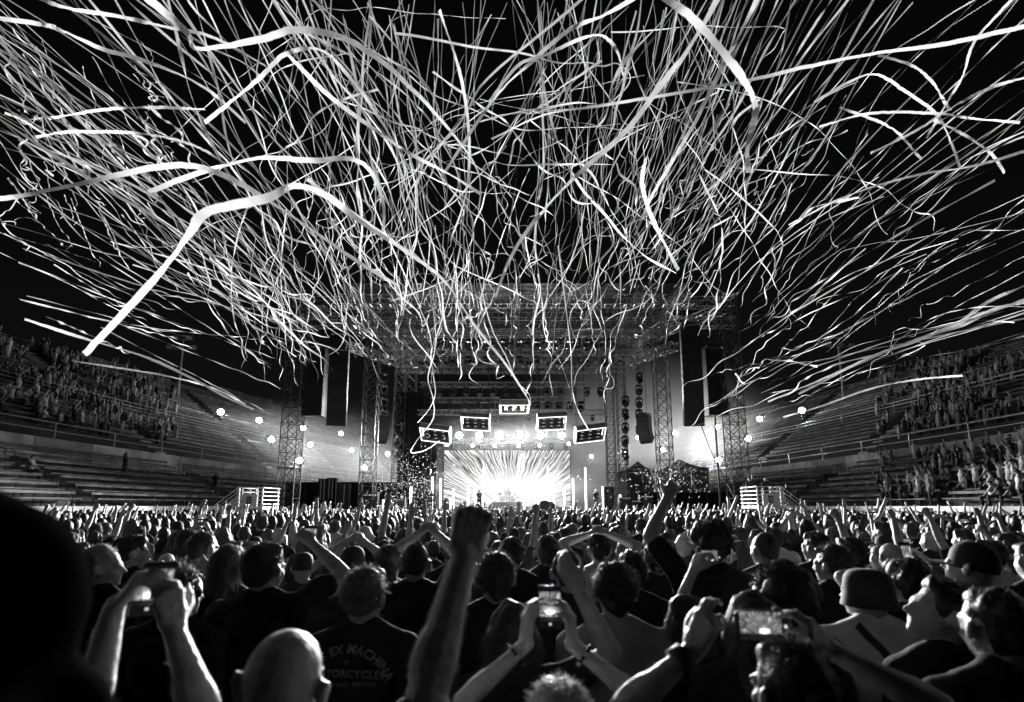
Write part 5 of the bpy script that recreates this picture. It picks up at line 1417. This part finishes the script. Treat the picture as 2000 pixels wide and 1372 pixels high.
hero(1772, 1092, 2.6, 'person in black filming with both hands, right side', 'short', 'cloth0', 'skin0', 'hair0', seed=26, strands=1200, armL=dict(px=(1752, 1118, 2.75), pole=(-1, -.2, -.5), pose='grip', palm=(.8, .5, 0)), armR=dict(px=(1790, 1118, 2.75), pole=(1, -.2, -.5), pose='grip', palm=(-.8, .5, 0)), voxel=.010)
hero(1492, 1040, 3.7, 'close cropped man with broad shoulders beyond the round curls', 'buzz', 'cloth0', 'skin0', 'hair1', seed=27, yaw=.25, strands=1500, build=1.1)
hero(1623, 1066, 3.3, 'curly topped young man in black, side lit', 'messy', 'cloth0', 'skin0', 'hair1', seed=28, yaw=.5, strands=2000)
hero(1660, 1050, 3.5, 'man with swept back hair right of the curly young man', 'short', 'cloth0', 'skin0', 'hair0', seed=29, yaw=.4, strands=1500)
hero(1592, 1040, 4.2, 'dark haired man in black among the right crowd', 'short', 'cloth0', 'skin0', 'hair0', seed=30, yaw=.4, strands=900)
hero(1170, 1044, 4.2, 'bare backed man holding a phone overhead with both arms bent', 'short', 'cloth0', 'skin1', 'hair0', seed=31, strands=900, bare=True, build=1.1, armL=dict(px=(1156, 1042, 4.4), pole=(-1, -.1, -.1), pose='grip', palm=(.8, .5, 0)), armR=dict(px=(1184, 1042, 4.4), pole=(1, -.1, -.1), pose='grip', palm=(-.8, .5, 0)), voxel=.011)
hero(1068, 1046, 3.8, 'short haired man in black left of the bare backed man', 'short', 'cloth0', 'skin0', 'hair1', seed=32, strands=1500)
hero(1000, 1050, 3.6, 'man in black with bowed bright collar, behind the curly topped man', 'short', 'cloth0', 'skin0', 'hair1', seed=33, strands=1500, build=1.1)
hero(1282, 1058, 3.6, 'woman with smooth dark hair right of the grey shirt', 'bun', 'cloth0', 'skin0', 'hair0', seed=34, strands=900)
hero(1232, 1080, 3.1, 'person with fluffy hair right behind the grey shirt', 'messy', 'cloth0', 'skin0', 'hair1', seed=35, strands=1800)
hero(690, 1068, 3.6, 'person in a cap with both arms up holding a phone', 'cap', 'cloth1', 'skin0', seed=36, armL=dict(px=(676, 1058, 3.9), pole=(-1, -.1, -.4), pose='grip', palm=(.8, .5, 0)), armR=dict(px=(716, 1062, 3.9), pole=(1, -.1, -.3), pose='grip', palm=(-.8, .5, 0)), voxel=.011)
hero(812, 1062, 3.2, 'person filming with a level phone, arms framing the screen, left of the fist', 'buzz', 'cloth0', 'skin0', 'hair0', seed=37, strands=1200, armL=dict(px=(822, 1040, 3.5), pole=(-1, -.1, -.35), pose='grip', palm=(.8, .5, 0)), armR=dict(px=(850, 1040, 3.5), pole=(1, -.1, -.3), pose='grip', palm=(-.8, .5, 0)), voxel=.011)
hero(760, 1066, 3.4, 'person with short hair left of the filming person', 'short', 'cloth3', 'skin0', 'hair1', seed=38, strands=1200)
hero(1940, 1150, 1.7, 'dark heavy figure in black at the lower right corner', 'short', 'cloth0', 'skin0', 'hair0', seed=39, strands=900, build=1.25)
hero(1108, 1076, 2.9, 'man in black with a bracelet on his raised hand, centre', 'short', 'cloth0', 'skin0', 'hair0', seed=40, strands=900)

# ---------------------------------------------------------------- variants for the crowd
VAR = []
def var(**k): VAR.append(make_person(1.75, detail=False, voxel=.019, strands=260, **k))
A = lambda x, y, z, pose='open', pole=(.8, -.2, -.6), palm=(0, 1, 0): dict(to=(x, y, z), pose=pose, pole=pole, palm=palm)
var(hair='short', seed=101)
var(hair='messy', seed=102, yaw=.3, armR=A(.22, .2, 1.98, 'open', (1, 0, -.3)))
var(hair='buzz', seed=103, armL=A(-.28, .15, 2.02, 'fist', (-1, 0, -.2)), armR=A(.28, .15, 2.0, 'fist', (1, 0, -.2)))
var(hair='long', seed=104, yaw=-.3, armL=A(-.1, .3, 1.78, 'grip', (-1, 0, -.6), (1, .3, 0)), armR=A(.1, .3, 1.78, 'grip', (1, 0, -.6), (-1, .3, 0)))
var(hair='cap', seed=105, armR=A(.3, .25, 1.92, 'horns', (1, -.2, -.3)))
var(hair='short', seed=106, yaw=-.5, tilt=.1)
var(hair='curly', seed=107, armL=A(-.2, .2, 1.95, 'open', (-1, 0, -.3)), hairk=.8)
var(hair='messy', seed=108, yaw=.6)
var(hair='bun', seed=109, armL=A(-.35, .1, 1.95, 'open', (-1, 0, -.2)), armR=A(.35, .1, 1.95, 'open', (1, 0, -.2)))
var(hair='bald', seed=110, yaw=.15)
var(hair='buzz', seed=111, armL=A(-.25, .25, 1.98, 'point', (-1, 0, -.3)))
var(hair='long', seed=112, yaw=.2)
SEAT = [make_person(1.72, detail=False, voxel=.026, strands=0, seated=True, hair=h_, seed=120 + i, armL=a1, armR=a2) for i, (h_, a1, a2) in enumerate((('short', None, None), ('long', None, A(.2, .25, 1.15)), ('cap', A(-.2, .2, 1.5, 'open'), A(.2, .2, 1.5, 'open')), ('messy', None, None)))]
STAND = [make_person(1.74, detail=False, voxel=.026, strands=0, hair=h_, seed=130 + i, armL=a1, armR=a2) for i, (h_, a1, a2) in enumerate((('short', None, A(.25, .2, 1.95)), ('long', A(-.25, .15, 1.9), A(.25, .15, 1.9)), ('cap', None, None), ('bald', None, A(.1, .3, 1.6, 'grip'))))]
# the band
p_sing = make_person(1.78, A(-.12, .2, 1.42, 'fist'), A(.12, .22, 1.46, 'fist'), hair='messy', seed=150, detail=False, voxel=.022, strands=100)
p_gtr1 = make_person(1.8, A(-.3, .25, 1.1, 'grip'), A(.15, .25, 1.0, 'grip'), hair='long', seed=151, detail=False, voxel=.022, strands=100, nod=.3)
p_gtr2 = make_person(1.8, A(-.3, .25, 1.1, 'grip'), A(.15, .25, 1.0, 'grip'), hair='short', seed=152, detail=False, voxel=.022, strands=100)
p_drum = make_person(1.75, A(-.4, .35, 1.25, 'fist'), A(.35, .3, 1.4, 'fist'), hair='long', seed=153, detail=False, voxel=.022, strands=100, seated=True)
def arm_hair(p, b_o):
    """fine short hairs on the forearms"""
    rr = random.Random(p['seed'] + 5); m = MB(); me = b_o.data
    for s in (-1, 1):
        w, fd = p['wrist'][s]
        if p['arms'][s] is None: continue
        for q in me.polygons:
            c = q.center; t = (w - c).dot(fd)
            if not (.02 < t < .27) or (c - (w - fd * t)).length > .075: continue
            for _ in range(2):
                if rr.random() > .6: continue
                n = q.normal; d = (n * .55 + fd * .6 + Vector((rr.gauss(0, .35), rr.gauss(0, .35), rr.gauss(0, .35)))).normalized(); L_ = rr.uniform(.006, .013)
                a = c + Vector((rr.uniform(-.004, .004), rr.uniform(-.004, .004), rr.uniform(-.004, .004))); sd = n.cross(d)
                if sd.length < 1e-3: continue
                sd = sd.normalized() * .00028
                m.add([a - sd, a + sd, a + d * L_ - n * L_ * .15], [(0, 1, 2)])
    if m.f: m.build('arm_hair', 'hair2').parent = b_o
def stubble(p, b_o):
    """cropped hairs round the back and sides of the bald head"""
    rr = random.Random(3); m = MB(); Hi = p['HR'].transposed(); hk = p['hk']
    for q in b_o.data.polygons:
        l = Hi @ (q.center - p['HC']) / hk
        if l.length > .15 or l.z > .06 + .02 * math.sin(l.x * 60) or l.z < -.075 or l.y > .03 or abs(l.x) > .088: continue
        for _ in range(4):
            if rr.random() > .7: continue
            d = (q.normal + Vector((rr.gauss(0, .4), rr.gauss(0, .4), -.5 + rr.gauss(0, .3)))).normalized(); a = q.center + Vector((rr.uniform(-.004, .004), rr.uniform(-.004, .004), rr.uniform(-.004, .004)))
            sd = q.normal.cross(d)
            if sd.length < 1e-3: continue
            sd = sd.normalized() * .0003; m.add([a - sd, a + sd, a + d * rr.uniform(.0015, .0035)], [(0, 1, 2)])
    m.build('stubble', 'hair1').parent = b_o
flush()
for p, k in HEROES:
    b_o = assemble(p, **k)
    if p['voxel'] < .0095 and 'bald' not in k['label']: arm_hair(p, b_o)
    if 'bald man near' in k['label']: stubble(p, b_o)

# lettering on the lettered shirt, laid on the cloth of its back
def lettering():
    shirt = [c for c in bpy.data.objects if c.name.startswith('shirt') and c.parent and 'lettering' in str(c.parent.get('label', ''))][0]
    from mathutils.bvhtree import BVHTree
    me = shirt.data; bv = BVHTree.FromPolygons([v.co for v in me.vertices], [tuple(q.vertices) for q in me.polygons])
    k = deus['k']
    def text(s, size, zc, arc, xo=0.0, bold=True):
        cu = bpy.data.curves.new('lettering', 'FONT'); cu.body = s; cu.size = size; cu.align_x = 'CENTER'; cu.resolution_u = 2; cu.space_character = 1.08
        cu.offset = size * (.028 if bold else .01)
        o = bpy.data.objects.new('tmp', cu); TMP.objects.link(o); dg = bpy.context.evaluated_depsgraph_get(); dg.update()
        m = bpy.data.meshes.new_from_object(o.evaluated_get(dg)); bpy.data.objects.remove(o)
        for v in m.vertices:
            x, y = v.co.x, v.co.y
            if arc: a = x / arc; px_, pz = math.sin(a) * (arc + y), math.cos(a) * (arc + y) - arc
            else: px_, pz = x, y
            hit = bv.ray_cast(Vector((px_ + xo, -1, zc + pz)), Vector((0, 1, 0)))
            yy = hit[0].y if hit[0] is not None else -.14
            v.co = (px_ + xo, yy - .004, zc + pz)
        m.update(); q = obj('lettering', m, 'print'); q.parent = shirt
    text('DEUS EX MACHINA', .044, 1.425 * k, .17, -.03); text('*', .04, 1.372 * k, None, -.03); text('MOTORCYCLES', .040, 1.338 * k, .9, -.03); text('PARTS AND SERVICE', .024, 1.302 * k, None, -.03, False)
def strap():
    b = [o for o in bpy.data.objects if o.get('label', '').startswith('man in a bucket hat')][0]
    from mathutils.bvhtree import BVHTree
    shirt = [c for c in b.children if c.name.startswith('shirt')][0]
    me = shirt.data; bv = BVHTree.FromPolygons([v.co for v in me.vertices], [tuple(q.vertices) for q in me.polygons]); k = hat_p['k']
    m = MB(); rings = []
    for i in range(22):
        u = i / 21; x, z = -.10 + .30 * u, (1.50 - .52 * u) * k
        hit = bv.ray_cast(Vector((x, -1, z)), Vector((0, 1, 0))); y = hit[0].y - .006 if hit[0] is not None else -.1
        rings.append([Vector((x - .012, y, z - .012)), Vector((x + .012, y, z + .012)), Vector((x + .012, y + .004, z + .012)), Vector((x - .012, y + .004, z - .012))])
    m.ring_surface(rings, caps=True); m.build('strap', 'strap').parent = b
lettering(); strap()

# things held up near the camera
phone(P(1074, 1187, 1.70), Vector((1, 0, 0)), Vector((0, .12, 1)), .075, .132, 'upright phone filming the stage, held at bottom centre')
phone(P(1491, 1223, 1.48), Vector((1, .04, -.03)), Vector((.03, .1, 1)), .160, .084, 'large level phone filming the stage, held at lower right')
phone(P(1389, 1089, 2.52), Vector((1, 0, .0)), Vector((0, .1, 1)), .1, .07, 'small level phone held before the curly man')
phone(P(1166, 1032, 4.45), Vector((1, 0, 0)), Vector((0, .1, 1)), .1, .06, 'phone held overhead by the bare backed man')
phone(P(836, 1032, 3.55), Vector((1, 0, 0)), Vector((0, .1, 1)), .13, .07, 'level phone held up left of the raised fist')
phone(P(300, 1150, 1.34), Vector((1, .5, 0)), Vector((.1, .2, 1)), .075, .13, 'dark phone between the two lit arms at lower left')
phone(P(606, 1048, 2.98), Vector((1, .3, 0)), Vector((0, .1, 1)), .07, .12, 'phone in the raised hand of the wavy haired man')
phone(P(1771, 1085, 2.85), Vector((1, .2, 0)), Vector((0, .2, 1)), .07, .14, 'phone held by the person in black at the right')
def bracelet(w, fd, r, label, beads=True):
    m = MB(); a = fd.orthogonal().normalized(); b = fd.cross(a); n = 16
    root = thing('bracelet', label, 'bracelet', w)
    for i in range(n):
        t = 6.2832 * i / n; c = w + (a * math.cos(t) + b * math.sin(t)) * r
        MB().ell(c, (.0062,) * 3, 6, 4).build('bead', 'metal' if i % 3 == 0 else 'phone_body', root, True)
for p, k in HEROES:
    if 'fair haired woman' in k['label']:
        for s in (-1, 1): w, fd = p['wrist'][s]; bracelet(w + k['loc'] - fd * .035, fd, .033, 'beaded bracelet on the %s wrist of the woman filming upright' % ('left' if s < 0 else 'right'))
    if 'bearded man filming' in k['label']:
        w, fd = p['wrist'][-1]; q = w + k['loc']; m = MB(); m.bar(q - fd * .055, q - fd * .02, .040, 16, .037)
        tag(m.build('wristband', 'strap', smooth=True), 'broad dark wristband on the arm holding the level phone', 'wristband')

# ---------------------------------------------------------------- the crowd on the arena floor
def proto(p, **k):
    b = assemble(p, **k); return b
PROTO = []
for i, p in enumerate(VAR): PROTO.append(assemble(p, label='', skin='skin%d' % (i % 4), shirt='cloth%d' % (i % 3), hairm='hair%d' % (i % 3)))
LAB = ['person with arms down', 'person with one hand raised open', 'person with both fists raised', 'long haired person filming', 'person in a cap making horns', 'person turned aside', 'curly haired person with a raised hand', 'tousled person glancing aside', 'person with both arms spread up', 'bald person', 'cropped person pointing up', 'long haired person with arms down']
def place(i, loc, rz, s, label, group, used, protos, mats_=True):
    o = protos[i] if not used[i] else copy_tree(protos[i])
    used[i] = True
    o.location = loc; o.rotation_euler = (0, 0, rz); o.scale = (s, s, s); o['label'] = label; o['category'] = 'person'; o['group'] = group
    for c in o.children:
        if c.name.startswith('shirt') and mats_ and c.material_slots:
            c.material_slots[0].link = 'OBJECT'; c.material_slots[0].material = MATS['cloth%d' % random.choice((0, 0, 0, 1, 1, 2, 2, 3, 4))]
    return o
cr = random.Random(21)
def crowd_label(i, x, y, q):
    best = None
    for p, k in HEROES:
        hp = PX(k['loc'] + UP * p['H'])
        d = abs(hp[0] - q[0]) + abs(hp[1] - q[1]) * .5
        if k['loc'].y < y and (best is None or d < best[0]): best = (d, k['label'], hp[0])
    if best is None: return '%s, %s row of the crowd' % (LAB[i], 'a middle')
    short = ' '.join(best[1].replace(',', '').split()[:3])
    for cut in (' in a', ' with a', ' and a', ' with', ' in', ' of', ' a', ' the', ' and', ' just', ' by', ' before', ' at'):
        if short.endswith(cut): short = short[:-len(cut)]
    side = 'left of' if q[0] < best[2] - 12 else 'right of' if q[0] > best[2] + 12 else 'behind'
    return '%s, %s %s the %s' % (LAB[i], ['close', 'a few steps', 'some rows', 'many rows'][0 if y < 4.5 else 1 if y < 6 else 2 if y < 8 else 3], side, short)
heads = [(k['loc'].x, k['loc'].y, PX(k['loc'] + UP * p['H'])) for p, k in HEROES]
spots = []
y = 3.4
while y < 39.2:
    hw = min(y * 1.08 + 1.5, 22.5 + max(0, (y - 10)) * .06)
    if y > 30: hw = min(hw, 15.5)
    x = -hw + cr.uniform(0, .5)
    while x < hw:
        px_, py_ = PX((x, y, 1.72))
        spots.append((x + cr.uniform(-.12, .12), y + cr.uniform(-.16, .16)))
        x += cr.uniform(.52, .78)
    y += .62 if y < 20 else .72
def free(x, y, h):
    for hx, hy, hp in heads:
        if math.hypot(x - hx, y - hy) < .46: return False
        if y < hy - .2:
            q = PX((x, y, h)); w = 130 / y
            if abs(q[0] - hp[0]) < w + 20 and q[1] < hp[1] + 50 / hy * 2.3: return False
    return True
cand = []
for x, y in spots:
    h = cr.gauss(1.70, .07) if y > 6 else cr.gauss(1.68, .06)
    h = min(1.84, max(1.52, h))
    if free(x, y, h): cand.append((x, y, h))
used = [False] * len(VAR); N_NEAR = 165; near = []; rest = []
cand.sort(key=lambda q: q[1])
for x, y, h in cand:
    q = PX((x, y, h))
    if len(near) < N_NEAR and -40 < q[0] < 2040: near.append((x, y, h))
    else: rest.append((x, y, h))
nph = 0
for x, y, h in near:
    plain = cr.random() < (.84 if y < 7 else .76)
    i = cr.choice((0, 5, 7, 9, 11, 0, 5)) if plain else cr.choice((1, 2, 3, 4, 6, 8, 10))
    q = PX((x, y, h))
    zone = 'left' if q[0] < 667 else 'middle' if q[0] < 1333 else 'right'
    place(i, (x, y, 0), cr.gauss(-x * .012, .15), h / 1.75, crowd_label(i, x, y, q), 'crowd, %s, %s' % (zone, LAB[i]), used, PROTO)
    if i == 3:
        nph += 1; c_ = Vector((x, y + .40 * h / 1.75, 1.90 * h / 1.75)); phone(c_, Vector((1, 0, 0)), Vector((0, .1, 1)), .14, .072, 'small lit phone over the crowd, held by the %s long haired filmer from the front' % (ORD[nph - 1] if nph <= len(ORD) else 'last'))
for i, u in enumerate(used):
    if not u: PROTO[i].location = (-2, -6 - i, 0); PROTO[i]['label'] = LAB[i] + ' behind the camera'; PROTO[i]['group'] = 'crowd behind the camera'
for x, y, h in []: pass
# the far crowd as one mass
def low_person(rr, arms):
    """head, torso, arms as light tubes for the far mass"""
    m = MB(); z = 1.61
    def tube(pts, rad, n=6):
        rings = []
        for i, (p, r_) in enumerate(zip(pts, rad)):
            d = (Vector(pts[min(i + 1, len(pts) - 1)]) - Vector(pts[max(i - 1, 0)])).normalized(); a = d.orthogonal().normalized(); b = d.cross(a)
            rings.append([Vector(p) + a * (r_ * math.cos(6.2832 * k / n)) + b * (r_ * math.sin(6.2832 * k / n)) for k in range(n)])
        m.ring_surface(rings, caps=True)
    m.ell((0, .01, z), (.08, .1, .125), 8, 6)
    rings = [[Vector((rx * math.cos(6.2832 * k / 8), ry * math.sin(6.2832 * k / 8), zz)) for k in range(8)] for zz, rx, ry in ((.5, .17, .13), (.95, .18, .13), (1.2, .19, .13), (1.38, .22, .11), (1.45, .15, .08), (1.5, .06, .06), (1.58, .055, .055))]
    m.ring_surface(rings)
    for s, a in zip((-1, 1), arms):
        if a: t = Vector(a); e = Vector((s * .27, .08, 1.5)).lerp(t, .25) + Vector((s * .06, 0, 0)); tube([(s * .2, 0, 1.4), e, t, t + (t - e).normalized() * .12], (.055, .045, .03, .035), 5)
        else: tube([(s * .21, 0, 1.4), (s * .25, 0, 1.1), (s * .25, .1, .85)], (.05, .04, .035), 5)
    return m
def low_hair(rr):
    m = MB(); m.ell((0, -.024, 1.625), (.089, .104, .128), 8, 6); return m
lr = random.Random(5); LV = []
for i in range(14):
    ar = [None, None]
    if i >= 4:
        for j, s in enumerate((-1, 1)):
            if lr.random() < .30: ar[j] = (s * lr.uniform(.05, .38), lr.uniform(0, .3), lr.uniform(1.75, 2.05))
    LV.append((low_person(lr, ar), low_hair(lr)))
def mass(people, name, label, cloth, skin=None):
    body, hr = MB(), MB(); bm_v, bm_f = [], []
    for x, y, z, h, rz, i in people:
        c, s = math.cos(rz) * h / 1.75, math.sin(rz) * h / 1.75; k = h / 1.75
        for src, dst in ((LV[i][0], body), (LV[i][1], hr)):
            dst.add([(x + px_ * c - py_ * s, y + px_ * s + py_ * c, z + pz * k) for px_, py_, pz in src.v], src.f)
    o = body.build(name, skin, smooth=True); tag(o, label, 'crowd', kind='stuff')
    q = hr.build('hair', 'hair0', o, True); q['kind'] = 'stuff'
    # clothes below the neck
    me = o.data; me.materials.append(MATS[cloth]); nv = len(me.vertices); co = np.empty(nv * 3); me.vertices.foreach_get('co', co)
    return o
pe = []
for x, y, h in rest:
    i = lr.randrange(14) if lr.random() < .30 else lr.randrange(4)
    pe.append((x, y, 0, h, lr.gauss(0, .3), i))
fc = mass(pe, 'far_crowd', 'the packed far part of the standing crowd before the stage', 'cloth0', 'skin0')
def dress(o, zcut, per):
    me = o.data; n = len(me.polygons)
    # each figure has the same face layout: head first, then torso, then arms
    idx = np.zeros(n, dtype=np.int32); pos = 0
    for i in per:
        nf = len(LV[i][0].f); nh = 48; nt = 48
        idx[pos + nh: pos + nh + nt] = 1
        pos += nf
    me.polygons.foreach_set('material_index', idx); me.update()
dress(fc, 0, [q[5] for q in pe])

# ---------------------------------------------------------------- spectators on the terraces
def terrace_people(side, n_ind, n_mass):
    out = []; tries = 0; rr = random.Random(31 + side); taken = set()
    rows = LOW + UPR
    while len(out) < n_ind + n_mass and tries < 60000:
        tries += 1
        ri = rr.randrange(len(rows)); o, z = rows[ri]
        if ri == LOW_N: continue
        t = rr.uniform(-6, 48); tt = R(t if side > 0 else 180 - t)
        key = (ri, int(t / .62))
        if key in taken or any(abs(t - a) < .7 for a in (12.75, 25.75, 38.75)): continue
        p = EP(o + .28, tt, z); q = PX(p + UP * 1.2)
        if side < 0:
            d = 1.0 if q[0] < 130 else max(0, 1 - (q[0] - 130) / 220)
            ok = -60 < q[0] < 380 and 640 < q[1] < 905 and (q[1] > 640 + q[0] * .28)
            if ri < LOW_N: ok = ok and rr.random() < .0; 
        else:
            d = 1.0 if q[0] > 1860 else max(0, 1 - (1860 - q[0]) / 150)
            ok = 1700 < q[0] < 2060 and 690 < q[1] < 990 and (q[1] > 1080 - (q[0] - 1500) * .78 or rr.random() < .5)
        if mnoise.noise(Vector((ri * .33, t * .30, side * 3.0))) < -.05 + rr.uniform(-.1, .1): continue
        if not ok or rr.random() > d: continue
        taken.add(key); out.append((p, tt, ri, q))
    out.sort(key=lambda e: e[0].y)
    return out
usedS, usedT = [False] * 4, [False] * 4
PS = [assemble(p, label='', skin='skin%d' % i, shirt='cloth4', hairm='hair0') for i, p in enumerate(SEAT)]
PT = [assemble(p, label='', skin='skin%d' % i, shirt='cloth3', hairm='hair0') for i, p in enumerate(STAND)]
SL = ['short haired seated spectator', 'long haired seated spectator', 'seated spectator in a cap, hands up', 'tousled seated spectator']
TL = ['standing spectator with one arm up', 'standing long haired spectator, arms up', 'standing spectator in a cap', 'standing bald spectator']
tm = []
for side, w in ((-1, 'left'), (1, 'right')):
    ppl = terrace_people(side, 52, 240)
    for j, (p, tt, ri, q) in enumerate(ppl):
        rz = math.atan2(-p.x * -1, 0.0) ; face = (Vector((0, 46, 0)) - p); rz = math.atan2(-face.x, face.y)
        if j < 52:
            sit = random.random() < .55; i = random.randrange(4)
            o = place(i, p if not sit else p - Vector((0, 0, .0)), rz, random.uniform(.95, 1.05), '%s, %s row up, %s terraces' % ((SL if sit else TL)[i], ORD[ri if ri < LOW_N else ri - 1] if ri < 24 else 'top', w), 'spectators on the %s terraces, %s' % (w, (SL if sit else TL)[i]), usedS if sit else usedT, PS if sit else PT, False)
            for c in o.children:
                if c.name.startswith('shirt'): c.material_slots[0].link = 'OBJECT'; c.material_slots[0].material = MATS['cloth%d' % random.choice((0, 1, 3, 4, 5, 5, 4))]
        else: tm.append((p.x, p.y, p.z - (.45 if random.random() < .72 else 0), random.uniform(1.6, 1.8), rz + random.gauss(0, .3), random.randrange(14)))
half = len(tm) // 2
for a, (lst, cl, lb) in enumerate(((tm[0::4], 'cloth4', 'pale clothed spectators packed further back on the terraces'), (tm[1::4], 'cloth1', 'dark clothed spectators packed further back on the terraces'), (tm[2::4], 'cloth0', 'black clothed spectators packed further back on the terraces'), (tm[3::4], 'cloth3', 'grey clothed spectators packed further back on the terraces'))):
    o = mass(lst, 'terrace_crowd', lb, cl, 'skin1'); dress(o, 0, [q[5] for q in lst])
for side, pr, us in ((0, PS, usedS), (1, PT, usedT)):
    for i, u in enumerate(us):
        if not u: pr[i].location = (-20, -6 - i, 0)
# lone figures: climbing the lower left benches, stewards on the platforms
def lone(p, loc, rz, label, shirt='cloth1'):
    o = copy_tree(p); o.location = loc; o.rotation_euler = (0, 0, rz); o.scale = (1, 1, 1); o['label'] = label; o['category'] = 'person'; o['group'] = 'single figures at the edge of the arena'
    for c in o.children:
        if c.name.startswith('shirt'): c.material_slots[0].link = 'OBJECT'; c.material_slots[0].material = MATS[shirt]
    return o
def on_terrace(px_, py_, dz=0):
    Y = 20
    while Y < 110:
        p = P(px_, py_, Y); zt, o, t = terr_z(p.x, p.y)
        if o > .5 and p.z <= zt + .02: return Vector((p.x, p.y, zt))
        Y += .15
    return p
lone(PT[0], on_terrace(240, 945), -1.6, 'lone person climbing the empty lower benches on the left')
lone(PS[0], on_terrace(55, 950), -1.2, 'lone person sitting on the lower benches at the far left', 'cloth3')
lone(PT[2], on_terrace(418, 968), 0.6, 'person in black standing by the left platform stair', 'cloth0')
lone(PT[2], (PLT_R[0] + 1.6, PLT_R[1] + 1, PLT_R[2] * .8), 0.2, 'person in black standing on the right platform stair', 'cloth0')
lone(PT[0], (PLT_R[0] - .6, PLT_R[1] + 1.2, PLT_R[2]), 0.0, 'person on the right viewing platform, arm raised', 'cloth1')
lone(PT[3], (PLT_R[0] + .5, PLT_R[1] + 1.4, PLT_R[2]), -.3, 'bald person on the right viewing platform', 'cloth0')
# the band
def band(p, px_, Y, rz, label, z=None, shirt='cloth0'):
    q = P(px_, 990, Y); o = assemble(p, label=label, skin='skin0', shirt=shirt, hairm='hair0', loc=(q.x, Y, DECK if z is None else z), rz=rz); return o
band(p_sing, 936, 42.5, math.pi, 'singer in black standing at the front of the stage left of the drums')
g1 = band(p_gtr1, 841, 43.0, math.pi - .3, 'long haired guitarist in black at the left of the stage')
g2 = band(p_gtr2, 1165, 43.0, math.pi + .2, 'guitarist in black at the right of the stage')
band(p_drum, 992, 50.0, math.pi, 'drummer behind the kit on the riser', rz_)
for g_, lab in ((g1, 'left'), (g2, 'right')):
    c = g_.location + Vector((0, -.34, 1.05)); root = thing('guitar', 'electric guitar held by the %s guitarist' % lab, 'guitar', c)
    MB().ell(c + Vector((-.12, 0, -.04)), (.2, .035, .15), 12, 8).ell(c + Vector((.05, 0, 0)), (.15, .03, .12), 12, 8).build('body', 'drum', root, True)
    MB().bar(c + Vector((.1, 0, .02)), c + Vector((.75, 0, .25)), .03, 6, .022).build('neck', 'grille', root)
    MB().box(c + Vector((.82, 0, .275)), (.16, .03, .08), Matrix.Rotation(-.3, 3, 'Y')).build('headstock', 'grille', root)
m_ = P(936, 990, 42.0); st = thing('microphone_stand', 'thin microphone stand before the singer', 'microphone stand', (m_.x, 42.1, DECK))
MB().bar((m_.x, 42.1, DECK), (m_.x, 42.1, DECK + .03), .16, 12).build('base', 'blackmetal', st); MB().bar((m_.x, 42.1, DECK + .03), (m_.x, 42.1, DECK + 1.5), .015, 6).build('pole', 'blackmetal', st); MB().ell((m_.x, 42.2, DECK + 1.53), (.035, .06, .035), 8, 6).build('microphone', 'blackmetal', st)
# inflatable hoisted above the heads, right of the drums
q = P(1068, 992, 36); b_ = MB().ell(q, (.62, .45, .55), 18, 12); vs = []
for v in b_.v: vv = Vector(v) - q; kk = 1 + .12 * math.sin(vv.x * 5 + 1) * math.cos(vv.z * 6); vs.append(tuple(q + vv * kk))
b_.v = vs; tag(b_.build('beach_ball', 'cloth2', smooth=True), 'dark round inflatable held up above the far heads right of the drums', 'inflatable')
for o in list(TMP.objects): bpy.data.objects.remove(o)
bpy.data.collections.remove(TMP)
# labels that still coincide are told apart by their order in the picture
from collections import defaultdict
same = defaultdict(list)
bpy.context.view_layer.update()
for o in bpy.data.objects:
    if o.parent is None and o.get('label') and o.get('kind') != 'stuff': same[o['label']].append(o)
for lab, lst in same.items():
    if len(lst) < 2: continue
    def xof(o):
        if o.type == 'MESH' and len(o.data.vertices):
            c = o.matrix_world @ o.data.vertices[len(o.data.vertices) // 2].co
        else: c = o.matrix_world.translation
        return c.x / max(.5, abs(c.y))
    lst.sort(key=xof)
    for i, o in enumerate(lst):
        lab2 = lab if len(lab.split()) < 14 else lab.replace(' streamer, ', ' streamer ').replace(' over ', ' ').replace('many rows ', '').replace('some rows ', '').replace('a few steps ', '')
        o['label'] = lab2 + (', leftmost' if i == 0 else ', rightmost' if i == len(lst) - 1 else ', %s from left' % ORD[i])
for o in bpy.data.objects:
    if o.get('label') and len(o['label'].split()) > 16:
        l_ = o['label']
        for a_ in (' a few steps', ' some rows', ' many rows', ' with both hands', ' with one hand', ' slightly', ' over', ' standing'):
            if len(l_.split()) > 16: l_ = l_.replace(a_, '', 1)
        o['label'] = l_
